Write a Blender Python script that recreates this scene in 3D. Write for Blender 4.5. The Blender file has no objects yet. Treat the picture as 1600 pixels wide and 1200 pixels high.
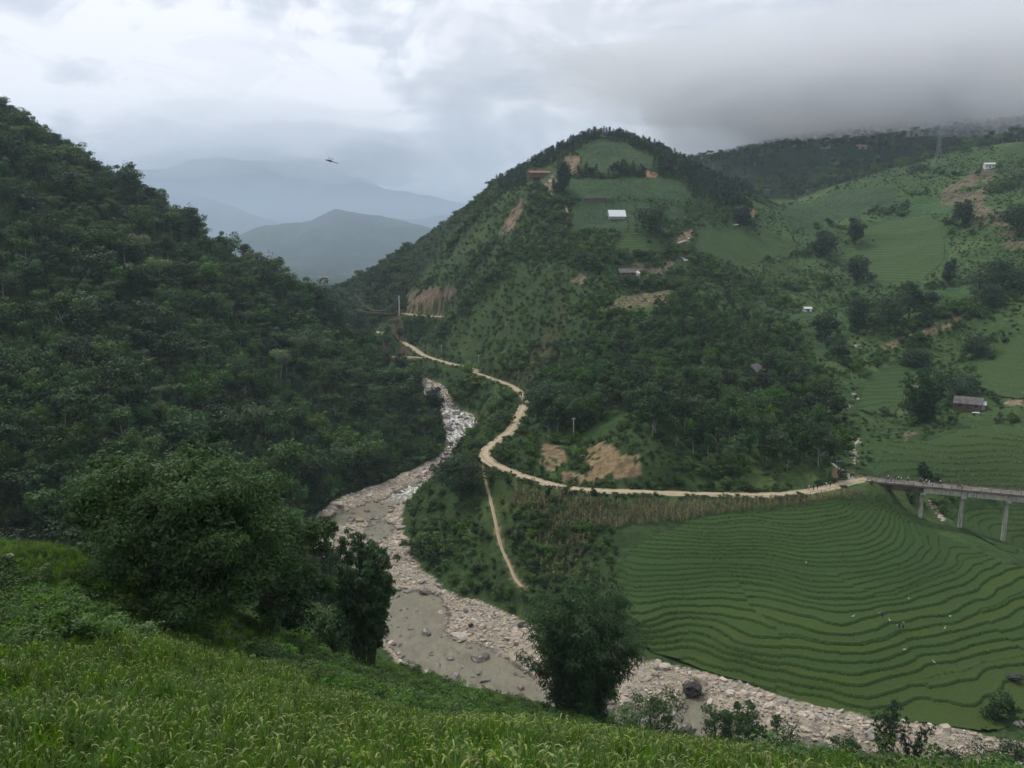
import bpy, bmesh, math, random
import numpy as np
from mathutils import Vector, Matrix

random.seed(7)
RNG = np.random.default_rng(11)
S = bpy.context.scene
COL = S.collection

# ------------------------------------------------------------------ camera
FPX = 1256.0                       # focal length in pixels of a 1600 px wide picture
PITCH = math.radians(9.49)
cam_d = bpy.data.cameras.new("camera")
cam_d.sensor_width = 36.0
cam_d.lens = 36.0 * FPX / 1600.0
cam_d.clip_start = 0.1
cam_d.clip_end = 40000.0
cam = bpy.data.objects.new("camera", cam_d)
cam.location = (0, 0, 0)
cam.rotation_euler = (math.radians(90) - PITCH, 0, 0)
COL.objects.link(cam)
S.camera = cam

# ------------------------------------------------------------------ world, sun, exposure
SUN_AZ, SUN_EL = math.radians(-35), math.radians(58)      # azimuth from +Y towards +X
W = bpy.data.worlds.new("World")
S.world = W
W.use_nodes = True
nt = W.node_tree
nt.nodes.clear()
def wn(t, **k):
    n = nt.nodes.new(t)
    for a, b in k.items():
        setattr(n, a, b)
    return n
w_out = wn('ShaderNodeOutputWorld')
w_sky = wn('ShaderNodeTexSky', sky_type='NISHITA', sun_disc=False)
w_sky.sun_elevation = SUN_EL
w_sky.sun_rotation = SUN_AZ
w_sky.air_density = 1.0
w_bg = wn('ShaderNodeBackground'); w_bg.inputs['Strength'].default_value = 0.09
nt.links.new(w_sky.outputs[0], w_bg.inputs['Color'])
w_tc = wn('ShaderNodeTexCoord')
def wnoise(scale, detail, rough, vec, dist=0.0):
    n = wn('ShaderNodeTexNoise'); n.inputs['Scale'].default_value = scale
    n.inputs['Detail'].default_value = detail; n.inputs['Roughness'].default_value = rough
    n.inputs['Distortion'].default_value = dist
    nt.links.new(vec, n.inputs['Vector']); return n.outputs['Fac']
def wmath(op, a, b=None, clamp=False):
    n = wn('ShaderNodeMath', operation=op, use_clamp=clamp)
    for i, q in enumerate((a, b)):
        if q is None: continue
        if isinstance(q, (int, float)): n.inputs[i].default_value = q
        else: nt.links.new(q, n.inputs[i])
    return n.outputs[0]
def wramp(fac, lo, hi, a=0.0, b=1.0):
    n = wn('ShaderNodeMapRange', interpolation_type='SMOOTHSTEP')
    nt.links.new(fac, n.inputs[0])
    for i, q in enumerate((lo, hi, a, b)): n.inputs[i + 1].default_value = q
    return n.outputs[0]
w_map = wn('ShaderNodeMapping')
w_map.inputs['Scale'].default_value = (1.0, 1.0, 1.9)
w_map.inputs['Location'].default_value = (0.35, 0.0, 0.1)
nt.links.new(w_tc.outputs['Generated'], w_map.inputs['Vector'])
wv = w_map.outputs[0]
w_sep = wn('ShaderNodeSeparateXYZ'); nt.links.new(w_tc.outputs['Generated'], w_sep.inputs[0])
big = wnoise(1.1, 2.0, 0.5, wv)
mid = wnoise(3.4, 5.0, 0.55, wv, 0.7)
fine = wnoise(8.5, 6.0, 0.6, wv, 0.9)
cl = wmath('ADD', wmath('MULTIPLY', wramp(mid, 0.36, 0.64), 0.58), wmath('MULTIPLY', wramp(fine, 0.38, 0.62), 0.34))
cl = wmath('ADD', cl, wmath('MULTIPLY', wramp(big, 0.3, 0.7), 0.34))
# the cloud deck is thicker towards the right-hand range (+X) and thinner to the left, over the whole dome
cl = wmath('ADD', cl, wramp(w_sep.outputs[0], -0.45, 0.75, 0.05, -0.36))
cr = wn('ShaderNodeValToRGB')
cr.color_ramp.elements[0].position = 0.02; cr.color_ramp.elements[0].color = (0.31, 0.335, 0.38, 1)
cr.color_ramp.elements[1].position = 1.15 if False else 1.0; cr.color_ramp.elements[1].color = (0.79, 0.79, 0.83, 1)
e = cr.color_ramp.elements.new(0.45); e.color = (0.46, 0.485, 0.54, 1)
e = cr.color_ramp.elements.new(0.75); e.color = (0.575, 0.595, 0.645, 1)
nt.links.new(cl, cr.inputs[0])
w_cb = wn('ShaderNodeBackground'); w_cb.inputs['Strength'].default_value = 1.02
nt.links.new(cr.outputs[0], w_cb.inputs['Color'])
w_mix = wn('ShaderNodeMixShader'); w_mix.inputs[0].default_value = 0.93
nt.links.new(w_bg.outputs[0], w_mix.inputs[1]); nt.links.new(w_cb.outputs[0], w_mix.inputs[2])
nt.links.new(w_mix.outputs[0], w_out.inputs['Surface'])

sun_d = bpy.data.lights.new("sun", 'SUN')
sun_d.energy = 1.5
sun_d.angle = math.radians(11)
sun_d.color = (1.0, 0.95, 0.87)
sun = bpy.data.objects.new("sun", sun_d)
_sd = Vector((math.sin(SUN_AZ) * math.cos(SUN_EL), math.cos(SUN_AZ) * math.cos(SUN_EL), math.sin(SUN_EL)))
sun.rotation_euler = (-_sd).to_track_quat('-Z', 'Y').to_euler()
COL.objects.link(sun)

S.view_settings.view_transform = 'Standard'
S.view_settings.look = 'None'
S.view_settings.exposure = 0.62
S.view_settings.gamma = 1.0
S.view_settings.use_curve_mapping = False
S.render.engine = 'CYCLES'
cy = S.cycles
cy.use_denoising = True
try:
    cy.denoiser = 'OPENIMAGEDENOISE'
    cy.denoising_input_passes = 'RGB_ALBEDO_NORMAL'
    cy.denoising_prefilter = 'ACCURATE'
except Exception:
    pass
cy.max_bounces = 5; cy.diffuse_bounces = 2; cy.glossy_bounces = 2
cy.transmission_bounces = 2; cy.transparent_max_bounces = 4; cy.volume_bounces = 4
cy.use_adaptive_sampling = True
cy.adaptive_threshold = 0.02
cy.sample_clamp_indirect = 3.0

# ------------------------------------------------------------------ helpers
CP, SP = math.cos(PITCH), math.sin(PITCH)
def ray(u, v):
    dx, dy = (u - 800.0) / FPX, -(v - 600.0) / FPX
    return dx, CP + dy * SP, -SP + dy * CP
def at(u, v, Y):                    # point of the place seen at photo pixel u,v, Y metres ahead
    x, y, z = ray(u, v)
    return (x / y * Y, Y, z / y * Y)
def atz(u, v, Z):                   # the same, at height Z
    x, y, z = ray(u, v)
    t = Z / z
    return (x * t, y * t, Z)
def project(x, y, z):               # world -> photo pixel
    f = y * CP - z * SP
    up = y * SP + z * CP
    f = np.where(np.abs(f) < 1e-3, 1e-3, f)
    return 800 + FPX * x / f, 600 - FPX * up / f
def sstep(a, b, x):
    t = np.clip((x - a) / (b - a), 0, 1)
    return t * t * (3 - 2 * t)
_perm = np.random.default_rng(5).random((256, 256))
def vnoise(x, y):
    xi, yi = np.floor(x).astype(np.int64), np.floor(y).astype(np.int64)
    fx, fy = x - xi, y - yi
    fx = fx * fx * (3 - 2 * fx); fy = fy * fy * (3 - 2 * fy)
    g = lambda a, b: _perm[a & 255, b & 255]
    return (g(xi, yi) * (1 - fx) + g(xi + 1, yi) * fx) * (1 - fy) + (g(xi, yi + 1) * (1 - fx) + g(xi + 1, yi + 1) * fx) * fy
def fbm(x, y, octs=4, gain=0.5, off=0.0):
    s, a, t = 0.0, 1.0, 0.0
    for o in range(octs):
        s = s + a * (vnoise(x * 2 ** o + off + 17.3 * o, y * 2 ** o + 9.1 * o - off) * 2 - 1); t += a; a *= gain
    return s / t
def in_poly(u, v, poly):
    ins = np.zeros(np.shape(u), bool)
    n = len(poly)
    for i in range(n):
        x0, y0 = poly[i][0], poly[i][1]; x1, y1 = poly[(i + 1) % n][0], poly[(i + 1) % n][1]
        if y0 == y1: continue
        c = ((y0 > v) != (y1 > v)) & (u < (x1 - x0) * (v - y0) / (y1 - y0) + x0)
        ins ^= c
    return ins
def poly_sd(x, y, poly):            # signed distance, negative inside
    d = np.full(np.shape(x), 1e9)
    n = len(poly)
    for i in range(n):
        ax, ay = poly[i][0], poly[i][1]; bx, by = poly[(i + 1) % n][0], poly[(i + 1) % n][1]
        ex, ey = bx - ax, by - ay
        t = np.clip(((x - ax) * ex + (y - ay) * ey) / (ex * ex + ey * ey + 1e-9), 0, 1)
        d = np.minimum(d, np.hypot(x - ax - t * ex, y - ay - t * ey))
    return np.where(in_poly(x, y, poly), -d, d)
def line_near(x, y, pts):           # distance to a polyline and its height and arc length there
    d = np.full(np.shape(x), 1e9); zz = np.zeros(np.shape(x))
    for i in range(len(pts) - 1):
        a, b = pts[i], pts[i + 1]
        ex, ey = b[0] - a[0], b[1] - a[1]
        t = np.clip(((x - a[0]) * ex + (y - a[1]) * ey) / (ex * ex + ey * ey + 1e-9), 0, 1)
        dd = np.hypot(x - a[0] - t * ex, y - a[1] - t * ey)
        m = dd < d
        d = np.where(m, dd, d); zz = np.where(m, a[2] + t * (b[2] - a[2]), zz)
    return d, zz
def smooth_line(pts, n=8):          # Catmull-Rom
    P = [np.array(p, float) for p in pts]
    P = [2 * P[0] - P[1]] + P + [2 * P[-1] - P[-2]]
    out = []
    for i in range(1, len(P) - 2):
        for k in range(n):
            t = k / n
            out.append(0.5 * (2 * P[i] + (P[i + 1] - P[i - 1]) * t + (2 * P[i - 1] - 5 * P[i] + 4 * P[i + 1] - P[i + 2]) * t * t + (3 * P[i] - P[i - 1] - 3 * P[i + 1] + P[i + 2]) * t ** 3))
    out.append(P[-2])
    return [tuple(q) for q in out]

def mesh_np(name, V, F, mat=None, smooth=False, col=None, mats=None, midx=None):
    """mesh from numpy arrays: V (n,3), F (m,k) all faces of k corners"""
    V = np.asarray(V, np.float32); F = np.asarray(F, np.int32)
    me = bpy.data.meshes.new(name)
    me.vertices.add(len(V)); me.vertices.foreach_set('co', V.ravel())
    k = F.shape[1]
    me.loops.add(F.size); me.loops.foreach_set('vertex_index', F.ravel())
    me.polygons.add(len(F))
    me.polygons.foreach_set('loop_start', np.arange(0, F.size, k, dtype=np.int32))
    try: me.polygons.foreach_set('loop_total', np.full(len(F), k, np.int32))
    except Exception: pass
    if midx is not None: me.polygons.foreach_set('material_index', np.asarray(midx, np.int32))
    me.polygons.foreach_set('use_smooth', np.full(len(F), bool(smooth)))
    if col is not None:
        a = me.color_attributes.new('tint', 'FLOAT_COLOR', 'POINT')
        c = np.ones((len(V), 4), np.float32); c[:, :np.shape(col)[1]] = col
        a.data.foreach_set('color', c.ravel())
    me.update(calc_edges=True)
    for m in (mats or ([mat] if mat else [])): me.materials.append(m)
    return me
def link(name, me, parent=None, loc=None, rot=None, scale=None):
    o = bpy.data.objects.new(name, me)
    COL.objects.link(o)
    if parent: o.parent = parent
    if loc is not None: o.location = loc
    if rot is not None: o.rotation_euler = rot
    if scale is not None: o.scale = scale if hasattr(scale, '__len__') else (scale,) * 3
    return o
def tag(o, label=None, cat=None, group=None, kind=None):
    if label: o['label'] = label
    if cat: o['category'] = cat
    if group: o['group'] = group
    if kind: o['kind'] = kind
    return o
def thing(name, loc, label, cat, group=None, rz=0.0, scale=1.0):
    o = link(name, None, loc=loc, rot=(0, 0, rz), scale=scale)
    return tag(o, label, cat, group)
def copy_tree(o, parent=None):
    c = o.copy(); COL.objects.link(c)
    if parent is not None: c.parent = parent
    for ch in o.children: copy_tree(ch, c)
    return c

class MB:                           # collects verts and faces for one mesh
    def __init__(self): self.v = []; self.f = []
    def box(self, c, s, rz=0.0, taper=1.0):
        n = len(self.v); cx, cy_, cz = c; a, b, h = s[0] / 2, s[1] / 2, s[2] / 2
        cr_, sr = math.cos(rz), math.sin(rz)
        for k, q in ((-1, 1.0), (1, taper)):
            for i, j in ((-1, -1), (1, -1), (1, 1), (-1, 1)):
                x, y = i * a * q, j * b * q
                self.v.append((cx + x * cr_ - y * sr, cy_ + x * sr + y * cr_, cz + k * h))
        self.f += [tuple(n + i for i in q) for q in ((3, 2, 1, 0), (4, 5, 6, 7), (0, 1, 5, 4), (1, 2, 6, 5), (2, 3, 7, 6), (3, 0, 4, 7))]
        return self
    def tube(self, pts, rad, n=6, cap=True):
        base = len(self.v); P = [Vector(p) for p in pts]
        if not hasattr(rad, '__len__'): rad = [rad] * len(P)
        for i, p in enumerate(P):
            d = (P[min(i + 1, len(P) - 1)] - P[max(i - 1, 0)]).normalized()
            a = d.cross(Vector((0, 0, 1)) if abs(d.z) < 0.9 else Vector((1, 0, 0))).normalized(); b = d.cross(a)
            for k in range(n):
                t = 2 * math.pi * k / n
                self.v.append(tuple(p + (a * math.cos(t) + b * math.sin(t)) * rad[i]))
        for i in range(len(P) - 1):
            for k in range(n):
                q = base + i * n + k; r = base + i * n + (k + 1) % n
                self.f.append((q, r, r + n, q + n))
        if cap:
            self.f.append(tuple(base + k for k in reversed(range(n))))
            self.f.append(tuple(base + (len(P) - 1) * n + k for k in range(n)))
        return self
    def poly(self, pts):
        n = len(self.v); self.v += [tuple(p) for p in pts]; self.f.append(tuple(range(n, n + len(pts)))); return self
    def mesh(self, name, mat, smooth=False, bevel=0.0):
        me = bpy.data.meshes.new(name); me.from_pydata(self.v, [], self.f)
        if bevel:
            bm = bmesh.new(); bm.from_mesh(me)
            bmesh.ops.bevel(bm, geom=bm.edges[:], offset=bevel, segments=1, affect='EDGES')
            bm.to_mesh(me); bm.free()
        if smooth: me.polygons.foreach_set('use_smooth', [True] * len(me.polygons))
        me.materials.append(mat); me.update(); return me

# ------------------------------------------------------------------ materials
MATS = {}
class NT:
    def __init__(self, name):
        self.m = bpy.data.materials.new(name); self.m.use_nodes = True
        self.t = self.m.node_tree; self.b = self.t.nodes['Principled BSDF']; self.o = self.t.nodes['Material Output']
        MATS[name] = self.m
    def n(self, t, **k):
        q = self.t.nodes.new(t)
        for a, b in k.items(): setattr(q, a, b)
        return q
    def l(self, a, b): self.t.links.new(a, b)
    def val(self, inp, q):
        if isinstance(q, (int, float)): inp.default_value = q
        elif isinstance(q, (tuple, list)): inp.default_value = (*q, 1.0) if len(q) == 3 and inp.type == 'RGBA' else q
        else: self.l(q, inp)
    def noise(self, scale, detail=4, rough=0.55, vec=None, dist=0.0):
        q = self.n('ShaderNodeTexNoise'); q.inputs['Scale'].default_value = scale; q.inputs['Detail'].default_value = detail
        q.inputs['Roughness'].default_value = rough; q.inputs['Distortion'].default_value = dist
        if vec is not None: self.l(vec, q.inputs['Vector'])
        return q.outputs['Fac']
    def math(self, op, a, b=0.0, clamp=False):
        q = self.n('ShaderNodeMath', operation=op, use_clamp=clamp); self.val(q.inputs[0], a); self.val(q.inputs[1], b); return q.outputs[0]
    def ramp(self, f, lo, hi, a=0.0, b=1.0):
        q = self.n('ShaderNodeMapRange', interpolation_type='SMOOTHSTEP'); self.l(f, q.inputs[0])
        for i, w in enumerate((lo, hi, a, b)): q.inputs[i + 1].default_value = w
        return q.outputs[0]
    def mix(self, f, a, b, mode='MIX'):
        q = self.n('ShaderNodeMix', data_type='RGBA', blend_type=mode)
        self.val(q.inputs[0], f); self.val(q.inputs[6], a); self.val(q.inputs[7], b); return q.outputs[2]
    def pos(self):
        return self.n('ShaderNodeNewGeometry').outputs['Position']
    def obj(self):
        return self.n('ShaderNodeTexCoord').outputs['Object']
    def rnd(self):
        return self.n('ShaderNodeObjectInfo').outputs['Random']
    def attr(self, name='tint'):
        q = self.n('ShaderNodeAttribute'); q.attribute_name = name; return q.outputs['Color']
    def bump(self, h, strength=0.5, dist=0.1):
        q = self.n('ShaderNodeBump'); q.inputs['Strength'].default_value = strength; q.inputs['Distance'].default_value = dist
        self.l(h, q.inputs['Height']); self.l(q.outputs[0], self.b.inputs['Normal'])
    def set(self, color=None, rough=0.8, spec=0.2, metal=0.0):
        if color is not None: self.val(self.b.inputs['Base Color'], color)
        self.val(self.b.inputs['Roughness'], rough); self.b.inputs['Specular IOR Level'].default_value = spec
        self.b.inputs['Metallic'].default_value = metal
        return self.m

def plain(name, color, rough=0.8, spec=0.2, metal=0.0, var=0.25, scale=1.0):
    q = NT(name); f = q.noise(scale, 5, 0.6, q.obj())
    c = q.mix(q.ramp(f, 0.3, 0.7), tuple(x * (1 - var) for x in color), tuple(min(1, x * (1 + var)) for x in color))
    return q.set(c, rough, spec, metal)

def foliage(name, dark, light, hue=0.03, trans=0.35, spec=0.25, own=True):
    """leaf material: own colour per plant and per leaf (tint attribute r = leaf random)"""
    q = NT(name)
    sep = q.n('ShaderNodeSeparateColor'); q.l(q.attr('tint'), sep.inputs[0])
    r = q.rnd() if own else q.math('ADD', 0.52, 0.0)
    f = q.math('ADD', q.math('MULTIPLY', r, 0.62), q.math('MULTIPLY', sep.outputs[0], 0.48), True)
    c = q.mix(f, dark, light)
    hs = q.n('ShaderNodeHueSaturation'); q.l(c, hs.inputs['Color'])
    r2 = q.math('FRACT', q.math('MULTIPLY', r, 7.13))
    q.l(q.math('ADD', q.math('MULTIPLY', q.math('SUBTRACT', r2, 0.5), hue * 2), 0.5), hs.inputs['Hue'])
    r3 = q.math('FRACT', q.math('MULTIPLY', r, 13.7))
    q.l(q.math('ADD', q.math('MULTIPLY', r3, 0.35), 0.85), hs.inputs['Saturation'])
    q.l(q.math('ADD', q.math('MULTIPLY', q.math('FRACT', q.math('MULTIPLY', r, 3.7)), 0.95), 0.58), hs.inputs['Value'])
    q.set(hs.outputs[0], 0.6, spec)
    if trans:
        t = q.n('ShaderNodeBsdfTranslucent'); q.l(hs.outputs[0], t.inputs['Color'])
        mx = q.n('ShaderNodeMixShader'); mx.inputs[0].default_value = trans
        q.l(q.b.outputs[0], mx.inputs[1]); q.l(t.outputs[0], mx.inputs[2]); q.l(mx.outputs[0], q.o.inputs['Surface'])
    return q.m
# ------------------------------------------------------------------ terrain
ZR_V = ([570, 585, 610, 640, 660, 700, 820, 1000, 1230], [-72.5, -73.5, -76.0, -79.0, -81.5, -85.0, -87.3, -88.0, -88.4])
def river_z(v): return float(np.interp(v, *ZR_V))
def rv(u, v): return atz(u, v, river_z(v))
BED_R = [(1660, 1185), (1500, 1152), (1400, 1138), (1300, 1118), (1220, 1098), (1140, 1070), (1060, 1050), (985, 1035), (900, 1010), (835, 988), (790, 965), (720, 940), (690, 925), (660, 900), (640, 870), (627, 840), (625, 800), (640, 775), (675, 745), (715, 715), (738, 702), (742, 660), (738, 646), (705, 635), (697, 612), (690, 606), (660, 590), (640, 584)]
BED_L = [(618, 588), (645, 600), (660, 620), (690, 650), (698, 690), (690, 715), (650, 735), (600, 757), (550, 775), (520, 790), (500, 805), (488, 830), (496, 860), (536, 900), (586, 950), (596, 1000), (616, 1032), (680, 1062), (740, 1084), (850, 1114), (1000, 1152), (1150, 1187), (1400, 1217), (1660, 1230)]
BED = [rv(*p) for p in BED_R + BED_L]
UPRIV = [(-78, 510, -72.8), (-115, 575, -72.4), (-190, 660, -73), (-300, 760, -74), (-330, 900, -75), (-420, 1200, -76), (-520, 1600, -76), (-620, 2400, -74)]   # the valley goes on behind the left spur
WAT_A = [(492, 843), (494, 814), (527, 804), (560, 792), (600, 779), (622, 766), (649, 755), (673, 747), (690, 722), (700, 700), (698, 688), (690, 650), (680, 640), (660, 618), (640, 600), (615, 588), (640, 582), (672, 600), (700, 634), (740, 648), (742, 662), (738, 705), (715, 722), (690, 745), (673, 760), (645, 777), (615, 792), (592, 811), (613, 821), (609, 832), (585, 856), (577, 842), (577, 812), (555, 817), (527, 823), (519, 839), (517, 866), (545, 895), (590, 925), (612, 917), (665, 924), (690, 940), (702, 962), (692, 985), (712, 1001), (742, 1006), (762, 1016), (800, 1034), (830, 1060), (852, 1078), (920, 1098), (1000, 1112), (1060, 1118), (1075, 1090), (1100, 1088), (1110, 1120), (1200, 1148), (1400, 1190), (1660, 1215), (1660, 1230), (1400, 1217), (1150, 1187), (1000, 1152), (850, 1112), (740, 1082), (680, 1057), (640, 1032), (606, 1006), (598, 960), (560, 925), (506, 880)]
WAT = [rv(*p) for p in WAT_A]

ROAD_PX = [(1352, 748, -66), (1330, 752, -66), (1300, 760, -66.1), (1260, 768, -66.3), (1200, 773, -66.6), (1100, 772, -67), (1000, 768.5, -67), (900, 764, -67), (830, 748, -66.6), (785, 731, -66.2), (762, 717, -65.8), (759, 705, -65.5), (772, 692, -65.2), (795, 676, -64.8), (808, 656, -64.4), (818, 636, -64), (822, 624, -64.2), (800, 604, -64.5), (770, 592, -64.8), (745, 583, -65), (738, 576, -65.2), (700, 567, -65.5), (665, 556, -65.3), (640, 540, -64), (615, 527, -62.5), (588, 518, -61.5)]
ROAD = smooth_line([atz(*p) for p in ROAD_PX], 6)
SPUR_PX = [(1334, 750, -66), (1318, 737, -64.5), (1298, 722, -62)]
SPUR = smooth_line([atz(*p) for p in SPUR_PX], 5)
PATH_PX = [(757, 712, -65.6), (756, 740, -69), (765, 775, -72.6), (772, 805, -74.6), (782, 850, -78.6), (795, 880, -81), (806, 905, -82.6), (822, 922, -83.6)]
PATH = smooth_line([atz(*p) for p in PATH_PX], 5)
SIDE_PX = [(667, 559, -65.4), (640, 557.5, -65.2), (610, 557, -65)]
SIDE = smooth_line([atz(*p) for p in SIDE_PX], 5)
UPPER = smooth_line([at(625, 489, 575), at(650, 492, 565), at(675, 494, 556), at(692, 495, 548)], 5)

CTRL = []                                                     # (u, v, Y)
CTRL += [(800, 1200, 15), (400, 1200, 14.5), (0, 1200, 14), (-300, 1200, 14), (1200, 1200, 15.5), (1600, 1215, 15.5), (1900, 1215, 15),
         (800, 1125, 21.5), (500, 1075, 31), (700, 1122, 26), (1000, 1145, 20.5), (1250, 1180, 18), (1450, 1212, 16.8),
         (0, 1100, 19), (0, 1000, 27), (0, 930, 34), (0, 862, 45), (-250, 900, 38), (-250, 850, 50), (120, 866, 46), (100, 950, 33), (200, 1010, 31), (200, 1100, 22), (400, 1100, 25), (300, 1002, 40), (170, 950, 40),
         (310, 1005, 47), (420, 1040, 44), (440, 1000, 62), (560, 1050, 73), (500, 1000, 75), (600, 1100, 46), (690, 1085, 70), (850, 1120, 80), (905, 1120, 85), (760, 1100, 76), (640, 1050, 84)]
CTRL += [(0, 838, 176), (-250, 838, 165), (100, 835, 182), (250, 810, 203), (400, 800, 228), (470, 815, 248), (0, 700, 205), (0, 600, 245), (0, 400, 345), (0, 300, 400), (0, 185, 480), (-300, 100, 500), (-300, 400, 310), (-300, 700, 185),
         (100, 700, 210), (250, 700, 240), (400, 700, 280), (550, 700, 312), (400, 600, 330), (500, 600, 370), (600, 650, 362), (200, 600, 280), (200, 400, 390), (400, 500, 400), (100, 250, 480), (200, 305, 475), (300, 378, 480), (430, 452, 480), (530, 522, 470), (600, 575, 440), (655, 628, 400), (690, 685, 355)]
CTRL += [(1000, 700, 232), (1000, 650, 262), (1000, 550, 335), (1000, 470, 415), (1000, 427, 465), (960, 340, 540), (930, 280, 600), (1000, 240, 655), (930, 218, 680), (850, 282, 640), (740, 330, 650), (650, 385, 720), (580, 432, 800), (530, 462, 900),
         (700, 500, 522), (700, 450, 560), (700, 400, 605), (700, 362, 645), (800, 560, 405), (800, 500, 440), (800, 430, 490), (800, 350, 555), (800, 295, 615), (900, 600, 312), (900, 500, 390), (900, 420, 455), (900, 350, 530), (860, 650, 285), (830, 700, 262), (900, 720, 238), (650, 470, 590), (620, 480, 640),
         (1100, 700, 240), (1100, 600, 305), (1100, 520, 368), (1100, 450, 430), (1070, 370, 510), (1100, 310, 600), (1100, 275, 700), (1050, 250, 690), (1200, 700, 240), (1200, 610, 300), (1180, 545, 345), (1285, 735, 236), (1250, 640, 290)]
CTRL += [(1340, 700, 262), (1340, 625, 315), (1300, 560, 365), (1200, 490, 445), (1150, 420, 520), (1180, 370, 590), (1170, 305, 700), (1150, 255, 930), (1500, 715, 250), (1500, 650, 298), (1600, 660, 275), (1600, 600, 312), (1500, 560, 370), (1600, 500, 372), (1500, 480, 420), (1400, 520, 400), (1400, 450, 480), (1300, 420, 560), (1300, 350, 640),
         (1500, 400, 500), (1600, 400, 462), (1500, 330, 580), (1545, 265, 680), (1600, 238, 700), (1450, 260, 720), (1350, 292, 740), (1250, 342, 715), (1750, 600, 300), (1750, 400, 430), (1800, 230, 640), (1750, 720, 235), (1440, 640, 308), (1420, 720, 250)]
CTRL += [(1600, 195, 1100), (1400, 205, 1150), (1250, 228, 1080), (1150, 255, 1000), (1200, 303, 860), (1800, 180, 1000)]
CTRL += [(1300, 800, 206), (1200, 800, 204), (1100, 805, 202), (1000, 800, 207), (1442, 815, 219), (1505, 826, 216), (1575, 853, 212), (1390, 800, 216), (1540, 800, 236), (1600, 810, 232), (1700, 830, 228), (1600, 860, 205), (1660, 900, 196),
         (1600, 900, 190), (1600, 1000, 165), (1600, 1080, 149), (1300, 900, 180), (1300, 1000, 158), (1300, 1090, 144), (1000, 850, 193), (1000, 950, 170), (1000, 1000, 160), (900, 850, 200), (900, 920, 182), (1150, 900, 182), (1150, 1000, 160), (1450, 900, 184), (1450, 1000, 161), (1450, 1100, 144), (840, 800, 213), (850, 950, 180), (1060, 1030, 154), (700, 800, 236), (680, 850, 225), (730, 900, 200), (720, 760, 245), (690, 592, 446), (650, 578, 486), (615, 560, 530), (722, 612, 404), (762, 622, 372), (785, 655, 332), (760, 660, 325), (600, 535, 565)]
P = [at(*c) for c in CTRL]
P = [(p[0], p[1], p[2] - 0.95) if p[1] < 42 else p for p in P]   # the photo shows the top of the rice there, not the soil
P += [(p[0], p[1], p[2] - 0.3) for p in ROAD[::4]] + [p for p in PATH[::5]] + [p for p in UPPER[::5]]
P += [(p[0], p[1], p[2] + 0.8) for p in BED[::2]]
P += [(p[0], p[1], p[2] - 1) for p in UPRIV]
P += [(0, 0, -2.0), (0, -25, 10), (-40, -20, 8), (40, -20, 8), (-40, 0, -3.0), (40, 0, -3.5), (0, 7, -6.0), (-30, 10, -8.2), (30, 10, -8.6), (-80, 30, -14), (-80, -20, 12), (90, -20, 6), (90, 20, -22), (120, 60, -50), (150, 110, -80), (70, 60, -47), (70, 90, -70), (45, 110, -81), (45, 80, -60), (45, 50, -39), (20, 120, -81), (25, 90, -63), (90, 110, -84), (-20, 110, -70), (-10, 140, -82), (-30, 130, -74), (-60, 130, -70), (-100, 120, -58), (-70, 90, -50), (-110, 80, -40), (-50, 170, -82), (-75, 200, -82), (-140, 150, -62)]
P += [(-450, 600, 120), (-700, 500, 200), (-700, 900, 90), (-450, 850, 60), (-300, 600, 20), (-200, 560, -28), (-240, 900, -70), (-450, 1050, -60), (-150, 570, -62), (-300, 300, 60), (-350, 100, 20), (-300, -20, 60), (-550, 300, 150), (-900, 1200, 60), (-700, 1500, -20)]
P += [(60, 820, 70), (-40, 830, 20), (120, 900, 80), (-120, 980, -50), (-190, 1200, -60), (-250, 1600, -70), (50, 1150, 50), (-60, 1250, 10), (100, 1600, 20), (320, 1000, 118), (450, 860, 92), (420, 1600, 160), (300, 1600, 110), (700, 1500, 205), (900, 1200, 185), (1000, 800, 150), (800, 500, 160), (700, 250, 80), (500, 100, 0), (450, -20, 40), (220, 150, -60), (260, 200, -48), (300, 120, -35), (190, 60, -50), (1200, 1600, 230), (-1100, 1600, 20), (-1100, -30, 200), (1200, -30, 120), (200, 1300, 95), (330, 1300, 140), (560, 1350, 185)]
P = np.array(P, float)
def tps_fit(P, lam=1.5):
    n = len(P); d = np.hypot(P[:, 0, None] - P[None, :, 0], P[:, 1, None] - P[None, :, 1]) / 100
    K = np.where(d > 0, d * d * np.log(d + 1e-12), 0)
    A = np.zeros((n + 3, n + 3)); A[:n, :n] = K + np.eye(n) * lam * 1e-4
    A[:n, n] = 1; A[:n, n + 1:] = P[:, :2] / 100; A[n:, :n] = A[:n, n:].T
    return np.linalg.solve(A, np.concatenate([P[:, 2], np.zeros(3)]))
TW = tps_fit(P)
def tps(x, y):
    out = np.empty(x.size); xf, yf = x.ravel() / 100, y.ravel() / 100
    px, py = P[:, 0] / 100, P[:, 1] / 100; n = len(P)
    for i in range(0, x.size, 40000):
        a, b = xf[i:i + 40000, None], yf[i:i + 40000, None]
        d2 = (a - px) ** 2 + (b - py) ** 2
        out[i:i + 40000] = (0.5 * d2 * np.log(d2 + 1e-12)) @ TW[:n] + TW[n] + a[:, 0] * TW[n + 1] + b[:, 0] * TW[n + 2]
    return out.reshape(x.shape)

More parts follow.
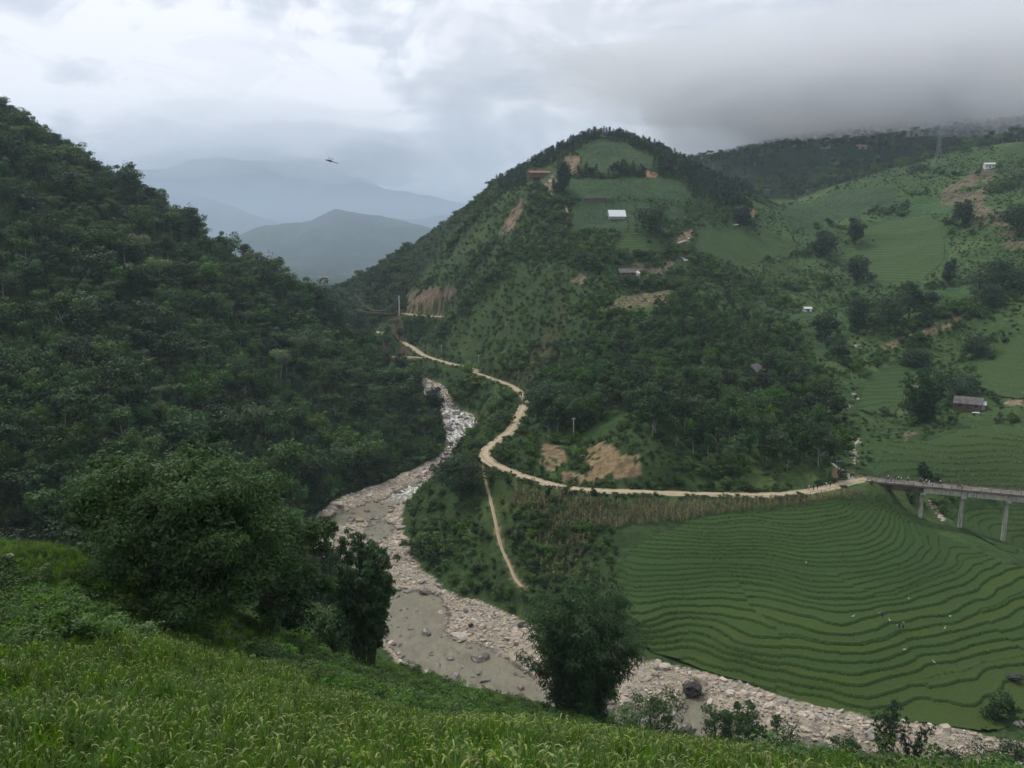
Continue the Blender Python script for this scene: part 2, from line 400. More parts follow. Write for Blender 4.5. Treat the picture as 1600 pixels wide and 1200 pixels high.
def lines(*seg):
    out = []
    for a, b, s in seg: out += list(np.arange(a, b, s))
    return np.array(out + [seg[-1][1]])
GX = lines((-1100, -420, 12), (-420, -220, 3), (-220, -90, 1.3), (-90, 160, 0.9), (160, 260, 1.5), (260, 500, 3.5), (500, 1200, 12))
GY = lines((-30, 10, 1.5), (10, 60, 0.8), (60, 130, 1.1), (130, 300, 0.85), (300, 480, 1.5), (480, 760, 2.6), (760, 1600, 8))
CGX = np.interp(np.linspace(0, len(GX) - 1, len(GX) // 3), np.arange(len(GX)), GX)
CGY = np.interp(np.linspace(0, len(GY) - 1, len(GY) // 3), np.arange(len(GY)), GY)
def bilin(gx, gy, Z, x, y):
    x = np.clip(x, gx[0], gx[-1]); y = np.clip(y, gy[0], gy[-1])
    i = np.clip(np.searchsorted(gx, x) - 1, 0, len(gx) - 2); j = np.clip(np.searchsorted(gy, y) - 1, 0, len(gy) - 2)
    fx = (x - gx[i]) / (gx[i + 1] - gx[i]); fy = (y - gy[j]) / (gy[j + 1] - gy[j])
    return (Z[j, i] * (1 - fx) + Z[j, i + 1] * fx) * (1 - fy) + (Z[j + 1, i] * (1 - fx) + Z[j + 1, i + 1] * fx) * fy
_cx, _cy = np.meshgrid(CGX, CGY)
CZ = tps(_cx, _cy)
XX, YY = np.meshgrid(GX, GY)
ZZ = bilin(CGX, CGY, CZ, XX, YY)
# relief: gullies and bumps that grow with distance
amp = np.clip((YY - 90) / 350, 0, 1.0)
_dr = np.full(XX.shape, 99.0)
_dr[:] = line_near(XX, YY, ROAD[::3])[0]
amp = amp * (0.12 + 0.88 * sstep(6, 45, _dr))
ZZ += amp * (3.2 * fbm(XX / 60, YY / 60, 4) + 1.1 * fbm(XX / 14, YY / 14, 3, off=31)) * np.where(YY > 800, 2.2, 1)
ZZ += 0.25 * fbm(XX / 5, YY / 5, 3, off=7)
_rw = sstep(300, 420, YY) * sstep(95, 170, XX - 0.05 * (YY - 300)) * (1 - sstep(900, 1100, YY))      # spurs and gullies of the farmed right-hand slopes
_xr = XX * 0.80 + YY * 0.60; _yr = -XX * 0.60 + YY * 0.80
ZZ += _rw * (9.0 * (0.5 - np.abs(fbm(_xr / 75, _yr / 150, 3, off=131))) + 2.2 * (0.4 - np.abs(fbm(_xr / 22, _yr / 50, 2, off=151))))
# far floor keeps below the distant valley
def carve(line, hw, blend, z_off=0.0):
    global ZZ
    xs = [p[0] for p in line]; ys = [p[1] for p in line]; m_ = hw + blend * 2.6 + 2
    jj = np.where((GY > min(ys) - m_) & (GY < max(ys) + m_))[0]; ii = np.where((GX > min(xs) - m_) & (GX < max(xs) + m_))[0]
    s = np.ix_(jj, ii)
    d, z = line_near(XX[s], YY[s], line)
    k = sstep(hw, hw + np.where(ZZ[s] < z, blend * 2.6, blend), d)
    ZZ[s] = ZZ[s] * k + (z + z_off) * (1 - k)
carve(ROAD, 2.6, 3.0, -0.12); carve(SPUR, 1.6, 2.0, -0.12); carve(SIDE, 1.4, 2, -0.1); carve(UPPER, 2.4, 3, -0.1); carve(PATH, 0.9, 1.6, -0.08)
# river bed
jj = np.where((GY > 100) & (GY < 640))[0]; ii = np.where((GX > -140) & (GX < 120))[0]
sB = np.ix_(jj, ii)
xb, yb = XX[sB], YY[sB]
wig = 1.6 * fbm(xb / 7, yb / 7, 3, off=3)
SDB = poly_sd(xb, yb, BED) + wig
SDW = poly_sd(xb, yb, WAT) + 1.5 * fbm(xb / 5, yb / 5, 3, off=13)
_ty = np.array([atz(800, v_, z_)[1] for v_, z_ in zip(*ZR_V)])[::-1]; _tz = np.array(ZR_V[1])[::-1]
RZ = np.interp(yb, _ty, _tz)
bed = RZ + np.clip(SDW * np.where(SDW < 0, 0.45, 0.16), -1.2, 0.9) + 0.2 * fbm(xb / 3.0, yb / 3.0, 3, off=21)
k = sstep(-0.5, 7.0, SDB)
ZZ[sB] = np.where(SDB < 7, bed * (1 - k) + np.maximum(ZZ[sB], RZ + 0.4) * k, np.maximum(ZZ[sB], np.where(SDB < 25, RZ + 0.4, -1e3)))
def hz(x, y):
    r = bilin(GX, GY, ZZ, np.atleast_1d(np.asarray(x, float)), np.atleast_1d(np.asarray(y, float)))
    return r if np.ndim(x) else float(r[0])
def sd_bed(x, y):
    r = bilin(GX[ii], GY[jj], SDB, np.asarray(x, float), np.asarray(y, float))
    return np.where((x < GX[ii][0]) | (x > GX[ii][-1]) | (y < GY[jj][0]) | (y > GY[jj][-1]), 99.0, r)
def sd_wat(x, y):
    return bilin(GX[ii], GY[jj], SDW, np.asarray(x, float), np.asarray(y, float))
def zriv(x, y):
    return np.interp(np.asarray(y, float), _ty, _tz)
def hit(u, v, y0=12.0, y1=1500.0):   # first place on the ground seen at a photo pixel
    ys_ = np.concatenate([np.arange(y0, 300, 0.4), np.arange(300, y1, 1.0)])
    x, y, z = ray(u, v)
    X, Zr = x / y * ys_, z / y * ys_
    g = hz(X, ys_)
    k = np.where(g >= Zr)[0]
    if len(k) == 0: return None
    i = k[0]
    return (X[i], ys_[i], float(g[i]))
HAZE_D = 0.00012
MISTS = [((800, 1090, 208), (700, 270, 105), 0.0075, 8.0), ((1250, 1550, 275), (800, 600, 140), 0.0034, 3.0), ((430, 1180, 190), (270, 220, 80), 0.0060, 27.0), ((600, 1900, 420), (800, 500, 200), 0.0008, 15.0)]
_r = np.random.default_rng(77)
for _u, _v, _w, _h, _d in [(250, 235, 900, 200, 0.0009), (400, 205, 1100, 260, 0.0009), (330, 255, 500, 90, 0.0014), (500, 228, 700, 200, 0.0013), (470, 262, 260, 70, 0.0032), (530, 268, 330, 85, 0.0034), (575, 250, 420, 140, 0.0018), (600, 278, 240, 60, 0.0026), (640, 235, 600, 150, 0.0011)]:
    MISTS.append((at(_u, _v, 6300 + _r.uniform(-300, 700)), (_w, 420, _h), _d * 0.6, float(_u)))
# ------------------------------------------------------------------ land cover (real colours of what grows or lies bare there)
UU, VV = project(XX, YY, ZZ)
wu = UU + 7 * fbm(XX / 9, YY / 9, 3, off=51); wv_ = VV + 4 * fbm(XX / 9, YY / 9, 3, off=77)
FIELDS = [([(903, 228), (940, 216), (975, 224), (1028, 250), (1020, 264), (975, 264), (950, 274), (905, 270)], 560, 700, (0.062, 0.105, 0.045)),
          ([(888, 279), (1052, 279), (1082, 303), (1060, 311), (890, 311)], 500, 700, (0.060, 0.112, 0.045)),
          ([(892, 316), (1062, 314), (1066, 342), (1012, 342), (1012, 360), (890, 360)], 470, 640, (0.055, 0.100, 0.042)),
          ([(972, 362), (1016, 362), (1037, 397), (1000, 402), (952, 396)], 430, 600, (0.075, 0.115, 0.045)),
          ([(1088, 356), (1180, 354), (1245, 382), (1228, 402), (1085, 402)], 430, 680, (0.060, 0.108, 0.042)),
          ([(1345, 352), (1440, 332), (1480, 360), (1480, 405), (1440, 442), (1360, 442), (1300, 405)], 430, 700, (0.062, 0.118, 0.045)),
          ([(1405, 306), (1490, 311), (1492, 336), (1430, 331)], 480, 760, (0.062, 0.130, 0.045)),
          ([(1400, 470), (1500, 440), (1520, 460), (1440, 500), (1395, 500)], 350, 520, (0.065, 0.125, 0.045)),
          ([(1220, 330), (1300, 300), (1400, 290), (1400, 320), (1290, 350), (1230, 360)], 500, 800, (0.055, 0.1, 0.042)),
          ([(1230, 495), (1330, 480), (1330, 560), (1280, 560)], 330, 480, (0.06, 0.11, 0.042)),
          ([(890, 690), (960, 650), (985, 655), (930, 690)], 220, 300, (0.05, 0.1, 0.03)),
          ([(990, 478), (1035, 470), (1020, 500), (975, 520)], 330, 460, (0.07, 0.15, 0.04))]
SOILS = [([(850, 692), (882, 698), (883, 722), (862, 736), (838, 722)], 200, 300, (0.30, 0.20, 0.105)),
         ([(912, 704), (940, 690), (965, 698), (970, 712), (1000, 708), (1004, 741), (960, 747), (925, 755), (900, 753), (918, 730)], 200, 300, (0.34, 0.225, 0.115)),
         ([(880, 735), (905, 740), (905, 755), (880, 752)], 200, 260, (0.3, 0.2, 0.11)),
         ([(640, 458), (665, 450), (702, 444), (714, 455), (688, 478), (660, 486), (630, 486)], 480, 700, (0.25, 0.165, 0.11)),
         ([(796, 334), (815, 310), (823, 318), (798, 362), (776, 366)], 450, 660, (0.26, 0.17, 0.11)),
         ([(873, 246), (904, 244), (904, 272), (878, 276)], 560, 700, (0.28, 0.175, 0.11)),
         ([(1009, 267), (1031, 264), (1031, 278), (1008, 279)], 540, 700, (0.42, 0.22, 0.12)),
         ([(1064, 364), (1083, 358), (1083, 376), (1058, 381)], 430, 620, (0.36, 0.22, 0.13)),
         ([(1172, 326), (1180, 326), (1184, 336), (1176, 338)], 500, 760, (0.42, 0.22, 0.12)),
         ([(1472, 300), (1528, 262), (1562, 268), (1542, 292), (1532, 322), (1592, 332), (1582, 352), (1522, 356), (1508, 322), (1468, 320)], 480, 760, (0.17, 0.125, 0.08)),
         ([(1568, 362), (1610, 352), (1620, 392), (1562, 388)], 400, 560, (0.17, 0.125, 0.075)),
         ([(1372, 541), (1440, 514), (1502, 488), (1504, 502), (1430, 531), (1384, 547)], 340, 460, (0.24, 0.17, 0.10)),
         ([(928, 491), (965, 465), (1062, 451), (1066, 465), (1010, 479), (960, 498)], 340, 480, (0.20, 0.165, 0.085)),
         ([(888, 442), (916, 418), (914, 444)], 400, 500, (0.22, 0.15, 0.09)),
         ([(1298, 733), (1332, 733), (1340, 750), (1302, 752)], 225, 260, (0.36, 0.24, 0.13)),
         ([(596, 530), (640, 545), (668, 556), (610, 556)], 440, 600, (0.13, 0.09, 0.055)),
         ([(878, 468), (906, 470), (868, 560), (852, 592), (785, 592), (802, 560), (842, 520)], 330, 470, (0.072, 0.082, 0.038)),
         ([(985, 412), (1030, 410), (1040, 428), (990, 430)], 420, 520, (0.16, 0.12, 0.08)),
         ([(1040, 405), (1062, 405), (1064, 425), (1040, 428)], 400, 520, (0.2, 0.15, 0.1)),
         ([(850, 290), (865, 270), (870, 280), (862, 305)], 560, 660, (0.24, 0.18, 0.12)),
         ([(1415, 672), (1440, 668), (1438, 680), (1415, 688)], 250, 320, (0.24, 0.18, 0.1)),
         ([(1570, 624), (1640, 622), (1640, 634), (1572, 632)], 270, 330, (0.34, 0.25, 0.16)),
         ([(1420, 600), (1440, 590), (1445, 610), (1425, 612)], 280, 340, (0.15, 0.14, 0.06))]
n1 = fbm(XX / 25, YY / 25, 4, off=5)[..., None]; n2 = fbm(XX / 4, YY / 4, 3, off=15)[..., None]
cover = (np.array([0.050, 0.088, 0.030]) * (1 + 0.28 * sstep(1000, 1200, UU))[..., None]) * (1 + 0.35 * n1 + 0.25 * n2)
cover += np.array([0.018, 0.010, 0.001]) * sstep(0.15, 0.6, n1)
FREE = np.zeros(XX.shape)                      # 1 where no scrub grows
def paint(lst, free):
    for poly, y0, y1, c in lst:
        c = tuple(np.array(c) * (np.array([0.74, 0.78, 0.86]) if c[0] > 0.13 else 0.8) + np.array([0.060, 0.052, 0.034]) * (0.9 if c[0] > 0.13 else 0.0) + np.array(c) * (0.12 if c[0] < 0.13 else 0.0))
        m = in_poly(wu, wv_, poly) & (YY > y0) & (YY < y1)
        if free < 1: m &= (n1[..., 0] * 0.5 + fbm(XX / 7, YY / 7, 3, off=88)) > -0.30
        cover[m] = np.array(c) * (1 + 0.14 * n1[m] + (0.28 if free == 1 else 0.5) * n2[m]); FREE[m] = free
        if 0.5 < free < 1:
            st_ = fbm(XX[m] / 0.9, YY[m] / 3.0, 3, off=123)[..., None]
            cover[m] *= 1 + 0.45 * st_
            gm = (st_[..., 0] + n2[m][..., 0]) > 0.42; tmp = cover[m]; tmp[gm] = (0.05, 0.075, 0.025); cover[m] = tmp
paint(FIELDS, 1.0); paint([s_ for s_ in SOILS if s_[3][0] > 0.08], 0.93); paint([s_ for s_ in SOILS if s_[3][0] <= 0.08], 0.2)
m = (YY > 800) & (XX > 120); cover[m] = np.array([0.022, 0.036, 0.020]) * (1 + 0.5 * n1[m] + 0.3 * n2[m])
m = (YY > 640) & (XX < 20); cover[m] = np.array([0.024, 0.042, 0.020]) * (1 + 0.5 * n1[m] + 0.3 * n2[m])
dirt = np.array([0.30, 0.225, 0.135])
for L_, hw_ in ((ROAD, 2.3), (SPUR, 1.5), (UPPER, 2.3), (SIDE, 1.6), (PATH, 0.5)):
    d_, _ = line_near(XX, YY, L_); d_ = d_ + 0.7 * n2[..., 0]
    cover[d_ < hw_] = dirt * 0.9; FREE[d_ < hw_ + 1.0] = 1
for k_ in (3.0, 6.0, 9.0, 12.0):               # low growth only on the valley side of the far road, which stays open to view
    sh_ = [(p[0] * (1 - k_ / math.hypot(p[0], p[1])), p[1] * (1 - k_ / math.hypot(p[0], p[1])), 0) for p in ROAD[::2] if p[1] > 285]
    FREE[line_near(XX, YY, sh_)[0] < 2.6] = 1
full = np.full(XX.shape, 99.0); full[sB] = SDB
m = full < 0.8
cover[m] = np.array([0.42, 0.36, 0.28]) * (1 + 0.25 * n2[m]); FREE[full < 1.5] = 1
fw = np.full(XX.shape, 99.0); fw[sB] = SDW
m = (fw < 0.6) & (full < 1); cover[m] = np.array([0.12, 0.105, 0.075]) * (1 + 0.2 * n2[m])
CLEARS = [(1496, 618, 1545, 668), (940, 325, 985, 352), (908, 303, 952, 324), (820, 262, 872, 292), (968, 418, 1004, 446), (1535, 250, 1556, 276), (1252, 477, 1270, 498), (1166, 570, 1186, 618), (553, 505, 573, 534), (1054, 368, 1080, 394), (1058, 398, 1078, 420), (1140, 346, 1160, 362), (618, 470, 632, 506), (1565, 618, 1640, 646), (742, 560, 752, 586)]
for u0, v0, u1, v1 in CLEARS:
    hc = hit((u0 + u1) / 2, (v0 + v1) / 2, 100)
    if hc is None: continue
    m = (UU > u0) & (UU < u1) & (VV > v0) & (VV < v1) & (np.abs(YY - hc[1]) < 70)
    FREE[m] = 1
# near slope: wet earth and grass under the rice
m = (YY < 70) & (ZZ > -60); cover[m] = np.array([0.035, 0.055, 0.018]) * (1 + 0.3 * n2[m])

# ------------------------------------------------------------------ terraced paddies
def px_poly(px): return [hit(*p)[:2] for p in px]
TERR = [  # pixels, step, cell, colour low, colour high, noise warp, label
    ("main", [(955, 905), (985, 860), (1030, 832), (1080, 812), (1200, 801), (1330, 782), (1378, 772), (1440, 822), (1500, 850), (1570, 880), (1645, 898), (1660, 1105), (1540, 1146), (1400, 1126), (1300, 1106), (1220, 1088), (1130, 1058), (1060, 1036), (1000, 1014), (985, 962)], 0.56, 0.34, 1.0),
    ("behind", [(1352, 742), (1385, 692), (1450, 688), (1520, 664), (1660, 655), (1660, 772), (1420, 746)], 1.25, 0.42, 0.5),
    ("below", [(1478, 792), (1540, 790), (1660, 800), (1660, 892), (1570, 862), (1500, 828)], 1.0, 0.45, 0.4),
    ("slope", [(1528, 545), (1660, 515), (1660, 628), (1560, 622), (1520, 602)], 0.85, 0.6, 0.5),
    ("gully", [(1336, 640), (1350, 595), (1400, 560), (1455, 560), (1420, 600), (1400, 650)], 0.85, 0.6, 0.6),
    ("knoll", [(974, 364), (1016, 364), (1035, 396), (1000, 400), (955, 395)], 1.5, 0.9, 0.3),
    ("saddle", [(1090, 358), (1180, 357), (1240, 383), (1226, 400), (1088, 400)], 1.4, 1.0, 0.4),
    ("spread", [(1345, 354), (1440, 335), (1478, 362), (1478, 404), (1440, 440), (1362, 440), (1305, 405)], 1.6, 1.1, 0.5)]
TLABEL = {"main": "broad green rice terraces stepping down between the road and the river",
          "behind": "pale-edged narrow rice terraces on the slope behind the bridge",
          "below": "dark rice terraces seen below the bridge deck between its columns",
          "slope": "rice terraces on the slope above the grey roofed farmhouse",
          "gully": "small rice terraces in the gully left of the big dark tree",
          "knoll": "small patch of stepped rice terraces below the white roofed barn on the hill",
          "saddle": "green terraces on the saddle right of the conical hill",
          "spread": "smooth bright green terraced field on the right hillside"}
TPOLY = {}
for nm, px, *_ in TERR: TPOLY[nm] = px_poly(px)
SINK = np.full(XX.shape, 99.0)
for nm, pl in TPOLY.items():
    xs = [p[0] for p in pl]; ys = [p[1] for p in pl]
    j_ = np.where((GY > min(ys) - 8) & (GY < max(ys) + 8))[0]; i_ = np.where((GX > min(xs) - 8) & (GX < max(xs) + 8))[0]
    s_ = np.ix_(j_, i_)
    SINK[s_] = np.minimum(SINK[s_], poly_sd(XX[s_], YY[s_], pl))
FREE[SINK < 0.5] = 1
ZB = ZZ.copy()                                  # the slope the terraces are cut from
ZZ = ZZ - 1.3 * (1 - sstep(-2.5, 0.3, SINK))
def hb(x, y): return bilin(GX, GY, ZB, x, y)

q = NT('rice_tread')
sep = q.n('ShaderNodeSeparateColor'); q.l(q.attr('tint'), sep.inputs[0])
c = q.mix(sep.outputs[0], (0.030, 0.070, 0.019), (0.080, 0.120, 0.024))
c = q.mix(q.math('MULTIPLY', q.rnd(), 0.75), c, (0.052, 0.104, 0.022))
nz = q.noise(1.6, 6, 0.75, q.pos()); nf = q.noise(9.0, 3, 0.7, q.pos())
c = q.mix(q.ramp(nz, 0.25, 0.75, 0.0, 0.6), c, (0.024, 0.054, 0.014))
c = q.mix(q.ramp(nf, 0.45, 0.7, 0, 0.45), c, (0.085, 0.135, 0.035))
q.set(c, 0.75, 0.15); q.bump(q.math('ADD', nf, nz), 0.9, 0.25)
q = NT('terrace_bank')
nz = q.noise(2.2, 6, 0.75, q.pos())
sep = q.n('ShaderNodeSeparateColor'); q.l(q.attr('tint'), sep.inputs[0])
c = q.mix(q.ramp(nz, 0.3, 0.7), (0.028, 0.062, 0.016), (0.056, 0.098, 0.025))
c = q.mix(q.math('MULTIPLY', q.ramp(nz, 0.45, 0.62), sep.outputs[1]), c, (0.17, 0.19, 0.10))
q.set(c, 0.85, 0.1); q.bump(nz, 0.8, 0.3)

BUND = []
def terraces(nm, step, cell, warp):
    pl = TPOLY[nm]
    xs = [p[0] for p in pl]; ys = [p[1] for p in pl]
    gx = np.arange(min(xs), max(xs), cell); gy = np.arange(min(ys), max(ys), cell)
    X, Y = np.meshgrid(gx, gy)
    sd = poly_sd(X, Y, pl) + 0.8 * fbm(X / 6, Y / 6, 2, off=2)
    base = hb(X, Y)
    h = base + warp * (1.3 * fbm(X / 26, Y / 26, 3, off=41) + 0.28 * fbm(X / 9, Y / 9, 2, off=43))
    if nm == "main":                                          # fewer, wider paddies towards the river
        h0 = -79.5; h = np.where(h < h0, h0 + (h - h0) * 0.66, h)
    plot = np.floor((X + 6 * fbm(X / 18, Y / 18, 2, off=8)) / 27.0) + 40 * np.floor((h - h.min()) / (step * 5))
    h = h + (np.modf(np.sin(plot * 12.9898) * 43758.5453)[0]) * step * 0.5
    lev = np.floor(h / step).astype(int)
    zl = lev * step
    if nm == "main": zl = np.where(zl < h0, h0 + (zl - h0) / 0.66, zl)
    z = zl * 0.42 + base * 0.58 + 0.25 + 0.05 * fbm(X / 1.7, Y / 1.7, 2, off=3)
    fr = h / step - lev
    z += np.where(fr < 0.16, 0.13, 0.0)                       # the bund along the outer edge
    ny_, nx_ = X.shape
    idx = np.arange(nx_ * ny_).reshape(ny_, nx_)
    Fq = np.stack([idx[:-1, :-1], idx[:-1, 1:], idx[1:, 1:], idx[1:, :-1]], -1).reshape(-1, 4)
    ok = (sd.ravel()[Fq] < 0).all(1); Fq = Fq[ok]
    L4 = lev.ravel()[Fq]; ml = L4.max(1); mn = L4.min(1)
    b4 = fr.ravel()[Fq].min(1)
    mi = (ml != mn).astype(int)
    low = (h.max() - h) / max(1e-6, h.max() - h.min())
    tr = sstep(0.50, 0.72, low + 0.12 * fbm(X / 20, Y / 20, 2, off=60)) if nm == "main" else (0.25 + 0.35 * fbm(X / 30, Y / 30, 2))
    tg = np.where(nm == "main", 0.25 * (low < 0.35), 0.9 if nm == "behind" else 0.35) * np.ones_like(X)
    ctr = np.stack([X, Y, z], -1).reshape(-1, 3)[Fq[mi == 1]].mean(1); BUND.append(ctr)
    par = link('rice_terraces', None)
    tag(par, TLABEL[nm], 'rice terraces', kind='structure')
    Vv = np.stack([X, Y, z], -1).reshape(-1, 3)
    cc = np.stack([np.clip(tr, 0, 1), tg, tg * 0], -1).reshape(-1, 3)
    keep = []
    for L_ in np.unique(ml):
        f = Fq[ml == L_]
        if len(f) < 30: keep.append((L_, f)); continue
        while keep: f = np.concatenate([f, keep.pop()[1]])
        u_, inv = np.unique(f, return_inverse=True)
        fl = np.array(inv).reshape(-1, 4)
        mm = mi[ml == L_]; mm = np.concatenate([mm, np.ones(len(fl) - len(mm), int)])
        me = mesh_np('paddy', Vv[u_], fl, None, True, cc[u_], [MATS['rice_tread'], MATS['terrace_bank']], mm)
        link('paddy', me, par)
    return par
for nm, px, step, cell, warp in TERR: terraces(nm, step, cell, warp)

# ------------------------------------------------------------------ ground sheet
q = NT('ground')
na = q.noise(0.55, 6, 0.7, q.pos()); nb = q.noise(3.5, 4, 0.7, q.pos())
c = q.mix(q.ramp(na, 0.3, 0.7), q.mix(1.0, q.attr('tint'), (0.62, 0.64, 0.62), 'MULTIPLY'), q.mix(1.0, q.attr('tint'), (1.35, 1.3, 1.25), 'MULTIPLY'))
c = q.mix(q.ramp(nb, 0.35, 0.65, 0.0, 0.5), c, q.mix(1.0, c, (0.55, 0.57, 0.55), 'MULTIPLY'))
q.set(c, 0.9, 0.1); q.bump(q.math('ADD', na, nb), 0.8, 0.5)
nx, ny = len(GX), len(GY)
idx = np.arange(nx * ny).reshape(ny, nx)
F = np.stack([idx[:-1, :-1], idx[:-1, 1:], idx[1:, 1:], idx[1:, :-1]], -1).reshape(-1, 4)
ground = tag(link('ground', mesh_np('ground', np.stack([XX, YY, ZZ], -1).reshape(-1, 3), F, MATS['ground'], True, np.clip(cover.reshape(-1, 3), 0, 1))), kind='structure')

# ------------------------------------------------------------------ river water
q = NT('river_water')
sep = q.n('ShaderNodeSeparateColor'); q.l(q.attr('tint'), sep.inputs[0])
fl = q.n('ShaderNodeMapping'); q.l(q.pos(), fl.inputs[0]); fl.inputs['Scale'].default_value = (1.0, 0.55, 1)
fl.inputs['Rotation'].default_value = (0, 0, math.radians(35))
nw = q.noise(0.9, 6, 0.7, fl.outputs[0], 0.8); nx_ = q.noise(0.35, 4, 0.6, fl.outputs[0], 1.2)
mud = q.mix(q.ramp(nx_, 0.3, 0.7), (0.150, 0.136, 0.086), (0.225, 0.203, 0.135))
foam = q.math('MULTIPLY', q.ramp(nw, 0.47, 0.56), q.ramp(sep.outputs[0], 0.28, 0.9))
foam2 = q.math('MULTIPLY', q.ramp(nw, 0.665, 0.71), 0.75)
fm = q.math('MAXIMUM', foam, foam2)
q.set(q.mix(fm, mud, (0.80, 0.80, 0.77)), 0.22, 0.4)
q.l(q.math('ADD', q.math('MULTIPLY', fm, 0.5), 0.28), q.b.inputs['Roughness'])
q.bump(q.math('ADD', nw, q.math('MULTIPLY', q.noise(3.5, 4, 0.7, fl.outputs[0], 0.5), 0.5)), 0.9, 0.3)
gx = np.arange(-140, 120, 1.1); gy = np.arange(104, 640, 1.1)
X, Y = np.meshgrid(gx, gy)
sdb = sd_bed(X, Y)
rz = zriv(X, Y) + 0.05 * fbm(X / 2, Y / 2, 3)
_, vv = project(X, Y, rz)
rap = np.clip(np.interp(vv, [600, 640, 650, 695, 710, 735, 745, 770, 790, 840, 850, 880, 895, 1300], [0.5, 0.6, 1, 1, 0.3, 0.3, 0.7, 0.75, 0.3, 0.3, 0.9, 0.9, 0.25, 0.2]), 0, 1)
rz = rz + rap * 0.16 * fbm(X / 1.5, Y / 1.5, 3, off=91)
idx = np.arange(X.size).reshape(X.shape)
Fq = np.stack([idx[:-1, :-1], idx[:-1, 1:], idx[1:, 1:], idx[1:, :-1]], -1).reshape(-1, 4)
Fq = Fq[(sdb.ravel()[Fq] < 1.2).any(1)]
u_, inv = np.unique(Fq, return_inverse=True)
tag(link('river_water', mesh_np('river_water', np.stack([X, Y, rz], -1).reshape(-1, 3)[u_], np.array(inv).reshape(-1, 4), MATS['river_water'], True, np.stack([rap, rap, rap], -1).reshape(-1, 3)[u_])), kind='structure')

# ------------------------------------------------------------------ roads
q = NT('dirt_road')
na = q.noise(0.5, 5, 0.65, q.pos()); nb = q.noise(4.0, 4, 0.7, q.pos())
sep = q.n('ShaderNodeSeparateColor'); q.l(q.attr('tint'), sep.inputs[0])
c = q.mix(q.ramp(na, 0.3, 0.7), (0.38, 0.305, 0.195), (0.55, 0.465, 0.33))
c = q.mix(q.math('MULTIPLY', sep.outputs[0], q.ramp(nb, 0.3, 0.6)), c, (0.22, 0.17, 0.10))
c = q.mix(q.math('MULTIPLY', sep.outputs[1], q.ramp(na, 0.45, 0.65)), c, (0.07, 0.10, 0.04))
q.set(c, 0.95, 0.05); q.bump(nb, 0.6, 0.1)
plain('concrete_road', (0.40, 0.38, 0.33), 0.9, 0.1, scale=0.3)
def road(name, line, hw, mat, lift=0.05, n=9, sub=3):
    L_ = smooth_line(line, sub)
    Vv, cc, Fq = [], [], []
    for i, p in enumerate(L_):
        a = np.array(L_[max(i - 1, 0)]); b = np.array(L_[min(i + 1, len(L_) - 1)]); d = (b - a)[:2]; d = d / (np.hypot(*d) + 1e-9)
        nrm = np.array([-d[1], d[0]])
        w = hw * (1 + 0.16 * float(fbm(np.array(i * 0.23), np.array(hw * 7.0), 3)))
        for k_ in range(n):
            t = -1 + 2 * k_ / (n - 1)
            zz = p[2] + lift + 0.09 * (1 - t * t) - (0.07 if 0.3 < abs(t) < 0.6 else 0) - (0.3 if abs(t) > 0.99 else 0)
            Vv.append((p[0] + nrm[0] * t * w, p[1] + nrm[1] * t * w, zz))
            cc.append((1.0 if 0.3 < abs(t) < 0.6 else 0.0, 1.0 if abs(t) > 0.8 else (0.5 if abs(t) < 0.2 else 0), 0))
        if i:
            for k_ in range(n - 1):
                q0 = (i - 1) * n + k_; Fq.append((q0, q0 + 1, q0 + n + 1, q0 + n))
    return tag(link(name, mesh_np(name, Vv, np.array(Fq)[:, ::-1], MATS[mat], True, np.array(cc))), kind='structure')
road('dirt_road', ROAD, 2.3, 'dirt_road'); road('dirt_road', UPPER, 2.0, 'dirt_road'); road('dirt_road', SIDE, 1.2, 'dirt_road')
road('concrete_road', SPUR, 1.2, 'concrete_road'); road('footpath', PATH, 0.5, 'dirt_road', 0.03, 7)

# ------------------------------------------------------------------ distant valley floor and mountains
q = NT('far_land')
na = q.noise(0.004, 6, 0.65, q.pos()); nb = q.noise(0.03, 5, 0.7, q.pos())
c = q.mix(q.ramp(na, 0.42, 0.58), (0.018, 0.038, 0.022), (0.056, 0.088, 0.042))
c = q.mix(q.ramp(nb, 0.42, 0.58, 0, 0.75), c, (0.022, 0.040, 0.018))
q.set(c, 0.95, 0.05); q.bump(nb, 1.0, 14.0)
def sheet(name, x0, x1, y0, y1, cell, fn):
    gx = np.arange(x0, x1 + cell, cell); gy = np.arange(y0, y1 + cell, cell)
    X, Y = np.meshgrid(gx, gy); Z = fn(X, Y)
    idx = np.arange(X.size).reshape(X.shape)
    Fq = np.stack([idx[:-1, :-1], idx[:-1, 1:], idx[1:, 1:], idx[1:, :-1]], -1).reshape(-1, 4)
    return tag(link(name, mesh_np(name, np.stack([X, Y, Z], -1).reshape(-1, 3), Fq, MATS['far_land'], True)), kind='structure')
sheet('far_valley_floor', -9000, 9000, 1580, 12500, 90, lambda X, Y: -80 + 4 * fbm(X / 300, Y / 300, 3))
